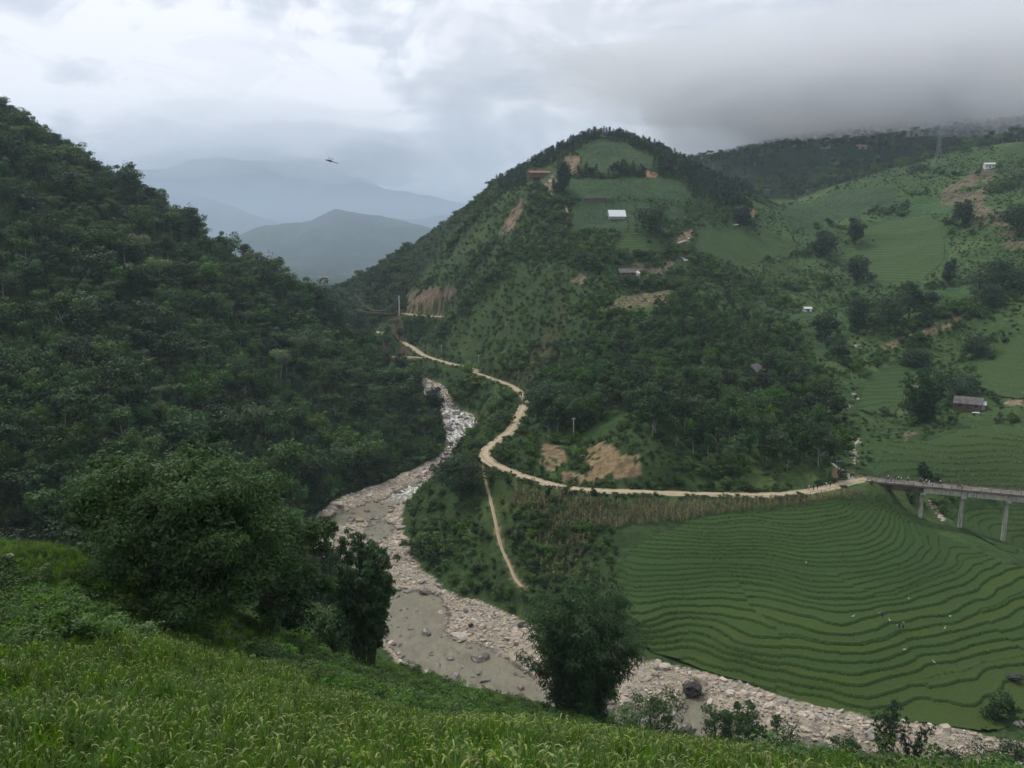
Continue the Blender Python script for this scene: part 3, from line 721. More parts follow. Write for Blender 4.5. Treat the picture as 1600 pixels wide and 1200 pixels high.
def mountain(name, Y0, wd, prof, cell, rough=0.5):
    us = [p[0] for p in prof]
    pts = [at(u, v, Y0) for u, v in prof]
    xs = [p[0] for p in pts]; zs = [p[2] + 80 for p in pts]
    def fn(X, Y):
        top = np.interp(X + 0.25 * wd * fbm(X / wd * 1.5, Y / wd * 1.5, 2, off=Y0 * 0.01), xs, zs)
        t = np.abs(Y - Y0) / wd
        rid = fbm(X / (wd * 0.45), Y / (wd * 0.45), 6, 0.55, off=Y0 * 0.013)
        prof_ = np.clip(1 - t, 0, 1) ** 0.9
        return -84 + top * np.clip(prof_ * (1 + rough * rid * (0.22 + 0.78 * sstep(0.02, 0.3, t))) - 0.18 * (1 - np.abs(rid) * 2) * sstep(0.05, 0.4, t) * prof_ * 0.6, 0, 2) + (9 * fbm(X / 70, Y / 70, 4, 0.65)) * (prof_ > 0.02)
    sheet(name, xs[0], xs[-1], Y0 - wd, Y0 + wd, cell, fn)
mountain('hills', 3100, 700, [(150, 430), (240, 412), (300, 392), (350, 377), (400, 366), (440, 352), (480, 348), (510, 343), (548, 325), (600, 334), (650, 342), (700, 352), (760, 372), (840, 400), (950, 430)], 22)
mountain('hills', 2250, 330, [(200, 425), (330, 398), (400, 405), (470, 425), (560, 432), (640, 418), (720, 405), (820, 432)], 18)
mountain('hills', 4700, 900, [(60, 330), (160, 305), (240, 300), (300, 312), (370, 330), (440, 345), (520, 352), (640, 340), (720, 330), (820, 345), (1000, 420)], 36)
mountain('hills', 6600, 1300, [(380, 340), (470, 310), (540, 286), (575, 276), (600, 293), (625, 303), (655, 302), (690, 306), (735, 316), (800, 325), (900, 360), (1100, 420)], 50)
mountain('hills', 7800, 1500, [(-200, 300), (0, 275), (150, 268), (230, 255), (320, 244), (400, 242), (460, 246), (500, 262), (560, 285), (640, 310), (760, 340), (900, 420)], 55)
mountain('hills', 10500, 1500, [(-1500, 330), (-600, 300), (100, 320), (700, 330), (1100, 310), (1700, 300), (2600, 330)], 110)

# ------------------------------------------------------------------ haze and the cloud that hangs on the mountains
def volume_mat(name, color, dens, aniso=0.0):
    m_ = bpy.data.materials.new(name); m_.use_nodes = True; t_ = m_.node_tree; t_.nodes.clear()
    o_ = t_.nodes.new('ShaderNodeOutputMaterial'); v_ = t_.nodes.new('ShaderNodeVolumePrincipled')
    v_.inputs['Color'].default_value = (*color, 1); v_.inputs['Density'].default_value = dens; v_.inputs['Anisotropy'].default_value = aniso
    t_.links.new(v_.outputs[0], o_.inputs['Volume'])
    return m_
hb_ = MB().box((0, 6000, 405), (19000, 13400, 1020))
haze = tag(link('haze', hb_.mesh('haze', volume_mat('haze', (0.72, 0.85, 1.0), HAZE_D))), kind='stuff')
def mist(name, c, r, dens, seed, color=(0.985, 0.99, 1.0)):
    bm = bmesh.new(); bmesh.ops.create_icosphere(bm, subdivisions=5, radius=1.0)
    V_ = np.array([v.co[:] for v in bm.verts])
    n_ = fbm(V_[:, 0] * 1.6 + seed, V_[:, 1] * 1.6 + V_[:, 2] * 2.1, 4, 0.55, off=seed)
    n_ += 0.6 * fbm(V_[:, 2] * 3.0 + seed, V_[:, 0] * 3.0 - V_[:, 1] * 2.3, 4, 0.55, off=seed + 3)
    V_ = V_ * (1 + 0.40 * n_)[:, None] * np.array(r) + np.array(c)
    for v, p in zip(bm.verts, V_): v.co = p
    me = bpy.data.meshes.new(name); bm.to_mesh(me); bm.free()
    me.materials.append(volume_mat(name, color, dens))
    return tag(link(name, me), kind='stuff')
tag(link('valley_mist', MB().box((0, 7100, 106), (18000, 10800, 412)).mesh('valley_mist', volume_mat('valley_mist', (0.74, 0.87, 1.0), 0.00042))), kind='stuff')
for c, r, d_, sd_ in MISTS: mist('mist_bank', c, r, d_, sd_)
# ------------------------------------------------------------------ vegetation: prototypes
foliage('leaf_broad', (0.022, 0.052, 0.013), (0.08, 0.146, 0.036), 0.016, 0.3)
foliage('leaf_dark', (0.014, 0.034, 0.012), (0.042, 0.082, 0.026), 0.016, 0.25)
foliage('leaf_pale', (0.06, 0.095, 0.034), (0.14, 0.19, 0.075), 0.016, 0.35)
foliage('leaf_shrub', (0.034, 0.076, 0.018), (0.105, 0.18, 0.042), 0.016, 0.35)
foliage('leaf_bamboo', (0.024, 0.062, 0.017), (0.078, 0.15, 0.038), 0.02, 0.35)
foliage('leaf_pine', (0.014, 0.034, 0.018), (0.04, 0.072, 0.036), 0.02, 0.2)
foliage('leaf_big', (0.008, 0.028, 0.006), (0.072, 0.14, 0.03), 0.0, 0.4, own=False)
foliage('leaf_clump', (0.010, 0.030, 0.009), (0.060, 0.120, 0.036), 0.0, 0.4, own=False)
foliage('leaf_weed', (0.040, 0.095, 0.018), (0.120, 0.215, 0.045), 0.01, 0.4)
foliage('leaf_hill', (0.008, 0.022, 0.010), (0.044, 0.085, 0.030), 0.0, 0.3, own=False)
foliage('leaf_bank', (0.024, 0.066, 0.016), (0.075, 0.15, 0.034), 0.02, 0.35)
foliage('rice_leaf', (0.05, 0.115, 0.014), (0.15, 0.255, 0.04), 0.015, 0.45, 0.3)
foliage('rice_ear', (0.13, 0.17, 0.035), (0.26, 0.31, 0.09), 0.01, 0.35)
foliage('maize_dry', (0.1, 0.085, 0.04), (0.3, 0.25, 0.13), 0.02, 0.3)
plain('bark', (0.085, 0.070, 0.055), 0.9, 0.1, var=0.35, scale=3)
plain('bark_pale', (0.30, 0.28, 0.24), 0.9, 0.1, var=0.3, scale=3)
plain('culm', (0.085, 0.115, 0.045), 0.6, 0.3, var=0.3, scale=2)

def unit(n, rng):
    v = rng.normal(size=(n, 3)); return v / (np.linalg.norm(v, axis=1, keepdims=True) + 1e-9)
def leaf_quads(C, N, L, asp, rng, T=None):
    n = len(C); N = N / (np.linalg.norm(N, axis=1, keepdims=True) + 1e-9)
    T = unit(n, rng) if T is None else T
    T = T - N * (T * N).sum(1, keepdims=True); T /= (np.linalg.norm(T, axis=1, keepdims=True) + 1e-9)
    B = np.cross(N, T)
    L = (np.full(n, L) if np.ndim(L) == 0 else L) * rng.uniform(0.65, 1.35, n); w = L / asp
    a, b = T * (L / 2)[:, None], B * (w / 2)[:, None]
    V = np.stack([C + a, C + b - a * 0.15, C - a, C - b - a * 0.15], 1).reshape(-1, 3)
    F = np.arange(4 * n).reshape(n, 4)
    r = np.repeat(rng.random(n), 4)
    return V, F, np.stack([r, r, r], -1)
class Leaves:
    def __init__(self): self.V, self.F, self.C, self.n = [], [], [], 0
    def add(self, V, F, C):
        self.V.append(V); self.F.append(F + self.n); self.C.append(C); self.n += len(V); return self
    def arr(self): return np.concatenate(self.V), np.concatenate(self.F), np.concatenate(self.C)
def shell(c, r, n, rng, size, asp=1.6, up=0.5, fill=0.35, droop=0.0):
    """leaves scattered over (and a little inside) a lumpy ellipsoid"""
    d = unit(n, rng); d = d[(d[:, 2] > -0.55) | (rng.random(n) < 0.45)]
    rr = 1 - fill * rng.random(len(d)) ** 2 + 0.14 * rng.normal(size=len(d))
    C = np.array(c) + d * rr[:, None] * np.array(r)
    N = d + np.array([0, 0, up]) + 0.55 * rng.normal(size=d.shape)
    T = None
    if droop: T = d * 0.6 + np.array([0, 0, -droop]) + 0.5 * rng.normal(size=d.shape)
    return leaf_quads(C, N, size, asp, rng, T)
def quad_tube(pts, rad, n=5):
    m = MB().tube(pts, rad, n, False); return np.array(m.v), np.array(m.f)
def wood(H, base, R, rng, r0, limbs=5, lean=0.05):
    V, F, k = [], [], 0
    def put(a):
        nonlocal k
        V.append(a[0]); F.append(a[1] + k); k += len(a[0])
    top = np.array([rng.normal() * lean * H, rng.normal() * lean * H, H * 0.82])
    bend = rng.normal(size=3) * 0.03 * H
    pts = [tuple(top * t + bend * math.sin(t * 3) * np.array([1, 1, 0]) - (np.array([0, 0, 0.6]) if t == 0 else 0)) for t in np.linspace(0, 1, 6)]
    put(quad_tube(pts, [r0 * (1.25 if i == 0 else 1 - 0.16 * i) for i in range(6)], 6))
    for i in range(limbs):
        t = rng.uniform(base / H * 0.9, 0.75); s = top * t; a = rng.uniform(0, 6.283); L_ = R * rng.uniform(0.55, 0.95)
        e_ = s + np.array([math.cos(a) * L_, math.sin(a) * L_, L_ * rng.uniform(0.35, 0.9)])
        m_ = (s + e_) / 2 + np.array([0, 0, 0.1 * L_])
        put(quad_tube([tuple(s), tuple(m_), tuple(e_)], [r0 * 0.45, r0 * 0.3, r0 * 0.12], 4))
    return np.concatenate(V), np.concatenate(F)
class Proto: pass
def make_proto(kind, H, R, base, nl, leaves, size, mat, bark, seed, asp=1.6, flat=1.0, limbs=5, r0=None):
    rng = np.random.default_rng(seed); Lv = Leaves()
    cz = (H + base) / 2; hz_ = (H - base) / 2
    skew = rng.normal(size=2) * R * 0.12
    if kind == 'broad':
        per = leaves // nl
        for i in range(nl):
            d = unit(1, rng)[0]; d[2] = d[2] * 0.9 + 0.12
            q_ = rng.uniform(0.35, 0.98)
            c = np.array([d[0] * R * q_ + skew[0], d[1] * R * q_ + skew[1], cz + d[2] * hz_ * q_ * flat])
            lr = R * rng.uniform(0.17, 0.48)
            Lv.add(*shell(c, (lr, lr, lr * rng.uniform(0.6, 0.85)), per, rng, size, asp))
        Lv.add(*shell((0, 0, cz), (R * 0.55, R * 0.55, hz_ * 0.7), leaves // 6, rng, size, asp))
    elif kind == 'pine':
        for i in range(nl):
            t = (i + rng.random()) / nl; z = base + (H - base) * t
            r_ = R * (1 - t) ** 0.75 * rng.uniform(0.7, 1.15) + 0.2; a = i * 2.4 + rng.normal() * 0.4
            c = (math.cos(a) * r_ * 0.6, math.sin(a) * r_ * 0.6, z)
            Lv.add(*shell(c, (0.5 + r_ * 0.5, 0.5 + r_ * 0.5, 0.55), leaves // nl, rng, size, asp, up=0.8))
    elif kind == 'plume':                                   # bamboo-like spreading sprays
        for i in range(nl):
            a = rng.uniform(0, 6.283); s = rng.uniform(0.2, 1.0); h_ = H * rng.uniform(0.7, 1.0)
            for t in np.linspace(0.25, 1, 7):
                rr = R * s * t ** 1.8; z = h_ * math.sin(t * 1.9) / math.sin(1.57)
                Lv.add(*shell((math.cos(a) * rr, math.sin(a) * rr, z), (H * 0.085,) * 3, max(3, leaves // (nl * 7)), rng, size, asp, droop=0.7))
    elif kind == 'spire':                                   # a thicket of upright pointed plumes
        for i in range(nl):
            a = rng.uniform(0, 6.283); s = math.sqrt(rng.random()) * R * 0.75; h_ = H * rng.uniform(0.5, 1.0); ln = rng.normal(size=2) * 0.09 * h_
            for t in np.linspace(0.12, 1, 8):
                rr = R * 0.34 * (1.08 - t) ** 0.6 + 0.08
                Lv.add(*shell((math.cos(a) * s + ln[0] * t * t, math.sin(a) * s + ln[1] * t * t, h_ * t), (rr, rr, h_ * 0.085), max(3, leaves // (nl * 8)), rng, size, asp, up=0.7, droop=0.5))
    p = Proto(); p.H, p.R = H, R
    wv1, wf1 = wood(H, base, R, rng, r0 or H * 0.016, limbs)
    lv, lf, lc = Lv.arr()
    p.trunk = mesh_np('trunk', wv1, wf1, MATS[bark], True)
    p.crown = mesh_np('crown', lv, lf, MATS[mat], False, lc)
    p.joined = mesh_np('tree', np.concatenate([lv, wv1]), np.concatenate([lf, wf1 + len(lv)]), None, False,
                       np.concatenate([lc, np.zeros((len(wv1), 3))]), [MATS[mat], MATS[bark]], np.concatenate([np.zeros(len(lf), int), np.ones(len(wf1), int)]))
    return p
PROTO = {
    'forest': [make_proto('broad', 12, 4.6, 3.0, 15, 1500, 0.62, 'leaf_broad', 'bark', 1), make_proto('broad', 13, 4.0, 4.0, 13, 1400, 0.6, 'leaf_dark', 'bark', 2),
               make_proto('broad', 11, 5.0, 2.0, 17, 1600, 0.62, 'leaf_broad', 'bark', 3), make_proto('broad', 14, 3.4, 6.5, 10, 1000, 0.6, 'leaf_broad', 'bark_pale', 4, flat=0.8, r0=0.2),
               make_proto('broad', 12, 4.2, 2.5, 14, 1400, 0.58, 'leaf_dark', 'bark', 5), make_proto('broad', 15, 4.4, 7.5, 9, 1000, 0.62, 'leaf_pale', 'bark_pale', 6, flat=0.7, r0=0.22),
               make_proto('plume', 10, 4.5, 1.0, 16, 1500, 0.75, 'leaf_bamboo', 'bark', 7, asp=3.0, limbs=0, r0=0.1), make_proto('plume', 9, 5.0, 1.0, 18, 1500, 0.75, 'leaf_broad', 'bark', 8, asp=2.6, limbs=0, r0=0.1),
               make_proto('spire', 7, 2.6, 0.0, 9, 1000, 0.6, 'leaf_bamboo', 'bark', 9, asp=2.4, limbs=0, r0=0.05), make_proto('spire', 6, 2.8, 0.0, 10, 1000, 0.6, 'leaf_broad', 'bark', 10, asp=2.2, limbs=0, r0=0.05), make_proto('spire', 8, 2.3, 0.0, 7, 900, 0.6, 'leaf_dark', 'bark', 11, asp=2.2, limbs=0, r0=0.05)],
    'wood': [make_proto('broad', 12, 3.6, 3.0, 13, 1400, 0.55, 'leaf_broad', 'bark', 21), make_proto('broad', 13, 3.2, 4.0, 12, 1300, 0.52, 'leaf_dark', 'bark_pale', 22, r0=0.16),
             make_proto('broad', 10, 3.8, 2.0, 14, 1400, 0.55, 'leaf_broad', 'bark', 23), make_proto('plume', 11, 4.2, 1.0, 16, 1500, 0.7, 'leaf_bamboo', 'bark', 24, asp=3.0, limbs=0, r0=0.1)],
    'pine': [make_proto('pine', 11, 2.6, 2.0, 20, 900, 0.6, 'leaf_pine', 'bark', 31, asp=2.2, limbs=2), make_proto('pine', 12, 2.2, 3.0, 18, 800, 0.6, 'leaf_pine', 'bark', 32, asp=2.2, limbs=2), make_proto('broad', 9, 3.0, 2.5, 11, 900, 0.55, 'leaf_pine', 'bark', 33)],
    'shrub': [make_proto('broad', 3.0, 1.8, 0.0, 10, 420, 0.42, 'leaf_shrub', 'bark', 41, limbs=3), make_proto('broad', 2.4, 1.9, 0.0, 9, 380, 0.42, 'leaf_broad', 'bark', 42, limbs=3),
              make_proto('broad', 3.6, 1.7, 0.2, 10, 450, 0.42, 'leaf_dark', 'bark', 43, limbs=3), make_proto('plume', 3.0, 2.0, 0.0, 12, 420, 0.5, 'leaf_shrub', 'bark', 44, asp=3.0, limbs=0, r0=0.03), make_proto('broad', 2.2, 1.6, 0.0, 8, 360, 0.4, 'leaf_shrub', 'bark', 45, limbs=2)]}

# ------------------------------------------------------------------ placing
def visible(x, y, ztop, n=90):
    t = np.linspace(0.04, 0.985, n)[:, None]
    g = bilin(GX, GY, ZZ, x[None] * t, y[None] * t)
    return (g < ztop[None] * t + 0.5).all(0)
def scatter(x0, x1, y0, y1, sp, seed):
    r = np.random.default_rng(seed)
    gx, gy = np.meshgrid(np.arange(x0, x1, sp), np.arange(y0, y1, sp))
    return (gx + r.uniform(-0.5, 0.5, gx.shape) * sp * 0.95).ravel(), (gy + r.uniform(-0.5, 0.5, gx.shape) * sp * 0.95).ravel()
def SINKF(x, y): return bilin(GX, GY, SINK, x, y)
def free(x, y): return bilin(GX, GY, FREE, x, y)
def instance_group():
    g = bpy.data.node_groups.new('scatter', 'GeometryNodeTree')
    g.interface.new_socket('Geometry', in_out='INPUT', socket_type='NodeSocketGeometry')
    g.interface.new_socket('Coll', in_out='INPUT', socket_type='NodeSocketCollection')
    g.interface.new_socket('Geometry', in_out='OUTPUT', socket_type='NodeSocketGeometry')
    N = g.nodes; i_ = N.new('NodeGroupInput'); o_ = N.new('NodeGroupOutput')
    ci = N.new('GeometryNodeCollectionInfo'); ci.inputs['Separate Children'].default_value = True; ci.inputs['Reset Children'].default_value = True
    ip = N.new('GeometryNodeInstanceOnPoints'); ip.inputs['Pick Instance'].default_value = True
    def at_(nm, ty):
        a = N.new('GeometryNodeInputNamedAttribute'); a.data_type = ty; a.inputs['Name'].default_value = nm; return a.outputs['Attribute']
    g.links.new(i_.outputs['Geometry'], ip.inputs['Points']); g.links.new(i_.outputs['Coll'], ci.inputs['Collection'])
    g.links.new(ci.outputs[0], ip.inputs['Instance']); g.links.new(at_('pick', 'INT'), ip.inputs['Instance Index'])
    e2r = N.new('FunctionNodeEulerToRotation'); g.links.new(at_('rot', 'FLOAT_VECTOR'), e2r.inputs[0]); g.links.new(e2r.outputs[0], ip.inputs['Rotation'])
    g.links.new(at_('scl', 'FLOAT_VECTOR'), ip.inputs['Scale']); g.links.new(ip.outputs[0], o_.inputs[0])
    return g
IG = instance_group()
def stuff(name, meshes, pts, pick, rot, scl, label=None, cat=None):
    """one object nobody could count: many instances of a few meshes"""
    coll = bpy.data.collections.new(name + '_sources')
    for i, m_ in enumerate(meshes):
        coll.objects.link(bpy.data.objects.new('%s_source_%02d' % (name, i), m_))
    me = bpy.data.meshes.new(name); me.vertices.add(len(pts)); me.vertices.foreach_set('co', np.asarray(pts, np.float32).ravel())
    a = me.attributes.new('pick', 'INT', 'POINT'); a.data.foreach_set('value', np.asarray(pick, np.int32))
    a = me.attributes.new('rot', 'FLOAT_VECTOR', 'POINT'); a.data.foreach_set('vector', np.asarray(rot, np.float32).ravel())
    a = me.attributes.new('scl', 'FLOAT_VECTOR', 'POINT'); a.data.foreach_set('vector', np.asarray(scl, np.float32).ravel())
    o = link(name, me); md = o.modifiers.new('scatter', 'NODES'); md.node_group = IG
    md[[s.identifier for s in IG.interface.items_tree if s.name == 'Coll'][0]] = coll
    return tag(o, label, cat, kind='stuff')
def plant(name, x, y, H, kind, pick, seed, label_fn, cat, group, stuff_name, limit=300, zoff=0.0, squash=None):
    """trees: the `limit` that show largest are things of their own, the rest one mass"""
    r = np.random.default_rng(seed)
    ps = PROTO[kind]; z = bilin(GX, GY, ZZ, x, y) - 0.15 + zoff
    sc = H / np.array([p.H for p in ps])[pick]
    rz = r.uniform(0, 6.283, len(x)); tilt = r.normal(0, 0.05, (len(x), 2))
    sx = sc * r.uniform(0.85, 1.2, len(x))
    S3 = np.stack([sx, sx, sc], -1)
    u, v = project(x, y, z)
    order = np.argsort(-(H * sx / sc) / y + 10.0 * ((u < 4) | (u > 1596)))
    big, rest = order[:limit], order[limit:]
    big_in = (u[big] >= 4) & (u[big] <= 1596); rest = np.concatenate([rest, big[~big_in]]).astype(int); big = big[big_in]
    made = []
    for i in big:
        p = ps[pick[i]]
        t = link(name, None, loc=(x[i], y[i], z[i]), rot=(tilt[i, 0], tilt[i, 1], rz[i]), scale=S3[i])
        tag(t, label_fn(i, u[i], v[i], H[i], pick[i]), cat, group)
        link('trunk', p.trunk, t); link('crown', p.crown, t); made.append(t)
    unique_labels(made)
    if len(rest):
        stuff(stuff_name, [p.joined for p in ps], np.stack([x, y, z], -1)[rest], pick[rest], np.column_stack([tilt[rest], rz[rest]]), S3[rest])

LAND = [(285, 850, 'the large foreground tree'), (568, 930, 'the slender bamboo'), (905, 1000, 'the big bamboo clump'), (720, 760, 'the footpath tree'), (960, 725, 'the soil cutting'), (1300, 745, 'the road junction'), (1442, 790, 'the first bridge column'), (1175, 580, 'the hidden roof'), (1000, 470, 'the tan field'), (963, 335, 'the white roofed barn'), (985, 430, 'the hillside farmhouse'), (843, 268, 'the long red roof'), (965, 245, 'the summit field'), (1020, 272, 'the orange scar'), (670, 470, 'the rock scar'), (623, 480, 'the white tower'), (745, 580, 'the far road bend'), (715, 670, 'the rapids'), (830, 640, 'the road bend'), (515, 800, 'the grey boulders'), (1335, 630, 'the side stream'), (1440, 610, 'the bamboo grove'), (1515, 630, 'the grey farmhouse'), (1260, 485, 'the tiny white shed'), (1430, 525, 'the soil track'), (1400, 390, 'the bright field'), (1505, 335, 'the lone round tree'), (1545, 260, 'the pale hut'), (1150, 380, 'the saddle terraces'), (565, 515, 'the pale track bend'), (420, 430, 'the dark ridge tree'), (205, 290, 'the umbrella tree'), (0, 180, 'the top left ridge'), (0, 500, 'the left picture edge'), (130, 520, 'the left forest centre'), (400, 600, 'the left hill centre'), (0, 820, 'the left paddy'), (800, 340, 'the brown slip scar'), (1085, 265, 'the summit shoulder'), (1200, 330, 'the roadside scar'), (870, 530, 'the bare cliff'), (1060, 380, 'the concrete track'), (640, 850, 'the gravel bar'), (815, 915, 'the footpath end'), (1000, 790, 'the brown maize'), (1080, 1075, 'the black boulder'), (1390, 1130, 'the twin bamboo'), (1240, 1115, 'the right stony bank'), (860, 240, 'the summit left slope'), (1130, 300, 'the pine saddle'), (930, 200, 'the summit'), (1105, 285, 'the pine slope'), (1160, 325, 'the pine foot'), (1065, 262, 'the shoulder pines'), (1045, 240, 'the summit field corner'), (985, 1050, 'the bamboo stones'), (760, 985, 'the lower gravel bar'), (1170, 1090, 'the black boulder bank')]
def where(u, v):
    k_ = min(range(len(LAND)), key=lambda i: (LAND[i][0] - u) ** 2 + 1.6 * (LAND[i][1] - v) ** 2)
    dx, dy = u - LAND[k_][0], v - LAND[k_][1]
    dist = math.hypot(dx, dy); far = 'far ' if dist > 110 else ('' if dist > 45 else 'just ')
    vert = 'above' if dy < 0 else 'below'; hor = 'left of' if dx < 0 else 'right of'
    w_ = vert if abs(dy) > 1.6 * abs(dx) else (hor if abs(dx) > 1.6 * abs(dy) else ('upper ' if dy < 0 else 'lower ') + hor)
    return far + w_ + ' ' + LAND[k_][2]
NTH = ['first', 'second', 'third', 'fourth', 'fifth', 'sixth', 'seventh', 'eighth']
def unique_labels(objs):
    by = {}
    for o in objs: by.setdefault(o['label'], []).append(o)
    for lab, os_ in by.items():
        if 1 < len(os_) <= 8:
            os_.sort(key=lambda o: o.location.x / max(1.0, o.location.y))
            for k_, o in enumerate(os_): o['label'] = (lab + ', ' + (NTH[k_] if k_ else 'leftmost') + (' from left' if k_ else ' one'))
# ------------------------------------------------------------------ left forest
LEFT = [p[:2] for p in [rv(*q) for q in BED_L[:15]]] + [(-48, 172), (-62, 150), (-110, 128), (-190, 105), (-460, 100), (-460, 700), (-140, 640)]
x, y = scatter(-460, 20, 100, 640, 3.9, 101)
k = in_poly(x, y, LEFT) & (sd_bed(x, y) > 3.0)
x, y = x[k], y[k]; r = np.random.default_rng(102)
zone = fbm(x / 55, y / 55, 3, off=4)
u, v = project(x, y, bilin(GX, GY, ZZ, x, y))
bam = sstep(-0.05, 0.35, zone + (u - 380) / 900)             # bamboo thickets towards the river
thick = r.random(len(x)) < 0.50 + 0.36 * bam
pick = np.where(thick, r.choice([8, 8, 9, 9, 10, 6], len(x)), r.choice([0, 0, 1, 1, 2, 2, 3, 3, 4, 4, 5, 7], len(x)))
H = np.where(thick, r.uniform(3.5, 7.5, len(x)), np.exp(r.normal(2.15, 0.28, len(x))) * (1 - 0.15 * bam))
H = np.where(~thick & (r.random(len(x)) < 0.16), H * 1.65, H); H = np.minimum(H, 19.0)
k = visible(x, y, bilin(GX, GY, ZZ, x, y) + H + 3)
x, y, H, pick = x[k], y[k], H[k], pick[k]
FSHAPE = ['round-crowned green', 'dark green', 'broad spreading green', 'tall pale-trunked', 'dark bushy', 'pale yellow-green high-crowned', 'feathery dark bamboo-like', 'feathery bright bamboo-like', 'upright plumed bamboo', 'upright plumed green', 'upright plumed dark']
def size_word(H, a, b): return 'tall' if H > b else ('mid-height' if H > a else 'low')
def forest_label(i, u, v, H, p): return '%s %s tree %s' % (size_word(H, 8, 11), FSHAPE[p], where(u, v))
print('forest', len(x))
plant('forest_tree', x, y, H, 'forest', pick, 103, forest_label, 'tree', 'trees of the forest on the left hill', 'left_forest')

# ------------------------------------------------------------------ centre hill and right hills
WOOD = [(828, 600), (870, 560), (905, 545), (960, 500), (1075, 470), (1150, 485), (1235, 540), (1300, 620), (1312, 735), (1290, 752), (1190, 735), (1110, 735), (1010, 700), (985, 655), (900, 690), (850, 690), (812, 655)]
PINE = [(815, 285), (850, 235), (915, 185), (960, 190), (1110, 255), (1180, 300), (1150, 330), (1080, 310), (1060, 290), (1030, 285), (1030, 250), (975, 224), (940, 216), (905, 225), (903, 245), (865, 275), (865, 300)]
TREES2 = [(1075, 265), (1180, 300), (1260, 370), (1240, 400), (1180, 385), (1120, 345), (1060, 330)]
x, y = scatter(-60, 160, 215, 520, 5.2, 201)
u, v = project(x, y, bilin(GX, GY, ZZ, x, y)); r = np.random.default_rng(202)
k = in_poly(u, v, WOOD) & (y < 480) & (free(x, y) < 0.5) & ~in_poly(x, y, LEFT); x, y, u, v = x[k], y[k], u[k], v[k]
pick = r.choice([0, 0, 1, 1, 2, 3, 3], len(x)); H = r.uniform(6.5, 12.5, len(x)) * (0.75 + 0.4 * sstep(560, 690, v))
k = visible(x, y, bilin(GX, GY, ZZ, x, y) + H + 3); x, y, H, pick = x[k], y[k], H[k], pick[k]
WSHAPE = ['round green', 'dark slender', 'bushy green', 'feathery bamboo-like']
print('wood', len(x))
plant('woodland_tree', x, y, H, 'wood', pick, 203, lambda i, u, v, H, p: '%s %s wood tree %s' % (size_word(H, 7.5, 10), WSHAPE[p], where(u, v)), 'tree', 'trees of the wood above the road', 'hill_wood')

x, y = scatter(-80, 330, 480, 860, 4.6, 211)
u, v = project(x, y, bilin(GX, GY, ZZ, x, y)); r = np.random.default_rng(212)
k = (in_poly(u, v, PINE) & (y > 560) | ((v < 300 + 0 * u) & (u > 640) & (u < 1180) & (y > 600) & (y < 760))) & (free(x, y) < 0.5)
x, y = x[k], y[k]
pick = r.choice([0, 0, 1, 1, 2], len(x)); H = r.uniform(5, 10, len(x))
k = visible(x, y, bilin(GX, GY, ZZ, x, y) + H + 2); x, y, H, pick = x[k], y[k], H[k], pick[k]
print('pine', len(x))
plant('pine_tree', x, y, H, 'pine', pick, 213, lambda i, u, v, H, p: '%s dark %s %s' % (size_word(H, 6.6, 8.4), ('pine', 'slim pine', 'round-crowned tree')[p], where(u, v)), 'tree', 'pines on the conical hill', 'hill_pines')

# scrub over the hills: dense near the road and river, patchy on the farmed slopes
x, y = scatter(-140, 420, 185, 900, 2.7, 221)
z = bilin(GX, GY, ZZ, x, y); u, v = project(x, y, z); r = np.random.default_rng(222)
dens = 0.86 - 0.62 * sstep(1020, 1240, u) - 0.3 * sstep(430, 700, y)
nz = fbm(x / 22, y / 22, 4, off=61)
dens = np.clip(dens + 1.25 * nz * (0.62 + 0.38 * sstep(1040, 1240, u)) - 0.25 * in_poly(u, v, WOOD), 0, 1)
k = (r.random(len(x)) < dens) & (free(x, y) < 0.5) & ~in_poly(x, y, LEFT) & (sd_bed(x, y) > 2.0) & (u > 430) & (u < 1680)
xm, ym, um, vm = x, y, u, v
k &= ~((u > 870) & (v > 775) & (y < 225))                      # maize and paddies below the road
x, y, u, v, nz = x[k], y[k], u[k], v[k], nz[k]; z = z[k]
H = r.uniform(0.9, 2.7, len(x)) * (1 + 1.1 * sstep(0.0, 0.5, nz)) * np.where(r.random(len(x)) < 0.07, 1.7, 1) * np.where(u > 1150, 0.9, 1.0)
k = visible(x, y, z + H + 1.5); x, y, H = x[k], y[k], H[k]
pick = r.choice(5, len(x), p=[0.32, 0.16, 0.08, 0.22, 0.22])
print('scrub', len(x))
SSH = ['rounded green', 'low dark-leaved', 'dense dark', 'feathery', 'small bright']
def scrub_label(i, u, v, H, p): return '%s %s shrub %s' % (size_word(H, 2.6, 3.6), SSH[p], where(u, v))
plant('shrub', x, y, H, 'shrub', pick, 223, scrub_label, 'shrub', 'shrubs on the far hills and river bank', 'hill_scrub', 190)
x, y = scatter(-110, 40, 190, 520, 1.9, 236); r = np.random.default_rng(237); s_ = sd_bed(x, y)
k = in_poly(x, y, LEFT) & (s_ > 0.8) & (s_ < 12) & (r.random(len(x)) < 0.85); x, y = x[k], y[k]; n_ = len(x); hs = r.uniform(0.5, 1.25, n_)
stuff('bank_scrub', [p.joined for p in PROTO['shrub']], np.stack([x, y, bilin(GX, GY, ZZ, x, y) - 0.1], -1), r.choice([0, 1, 2, 3], n_), np.column_stack([np.zeros((n_, 2)), r.uniform(0, 6.28, n_)]), np.repeat(hs[:, None], 3, 1), 'scrub along the river bank at the forest foot', 'scrub')
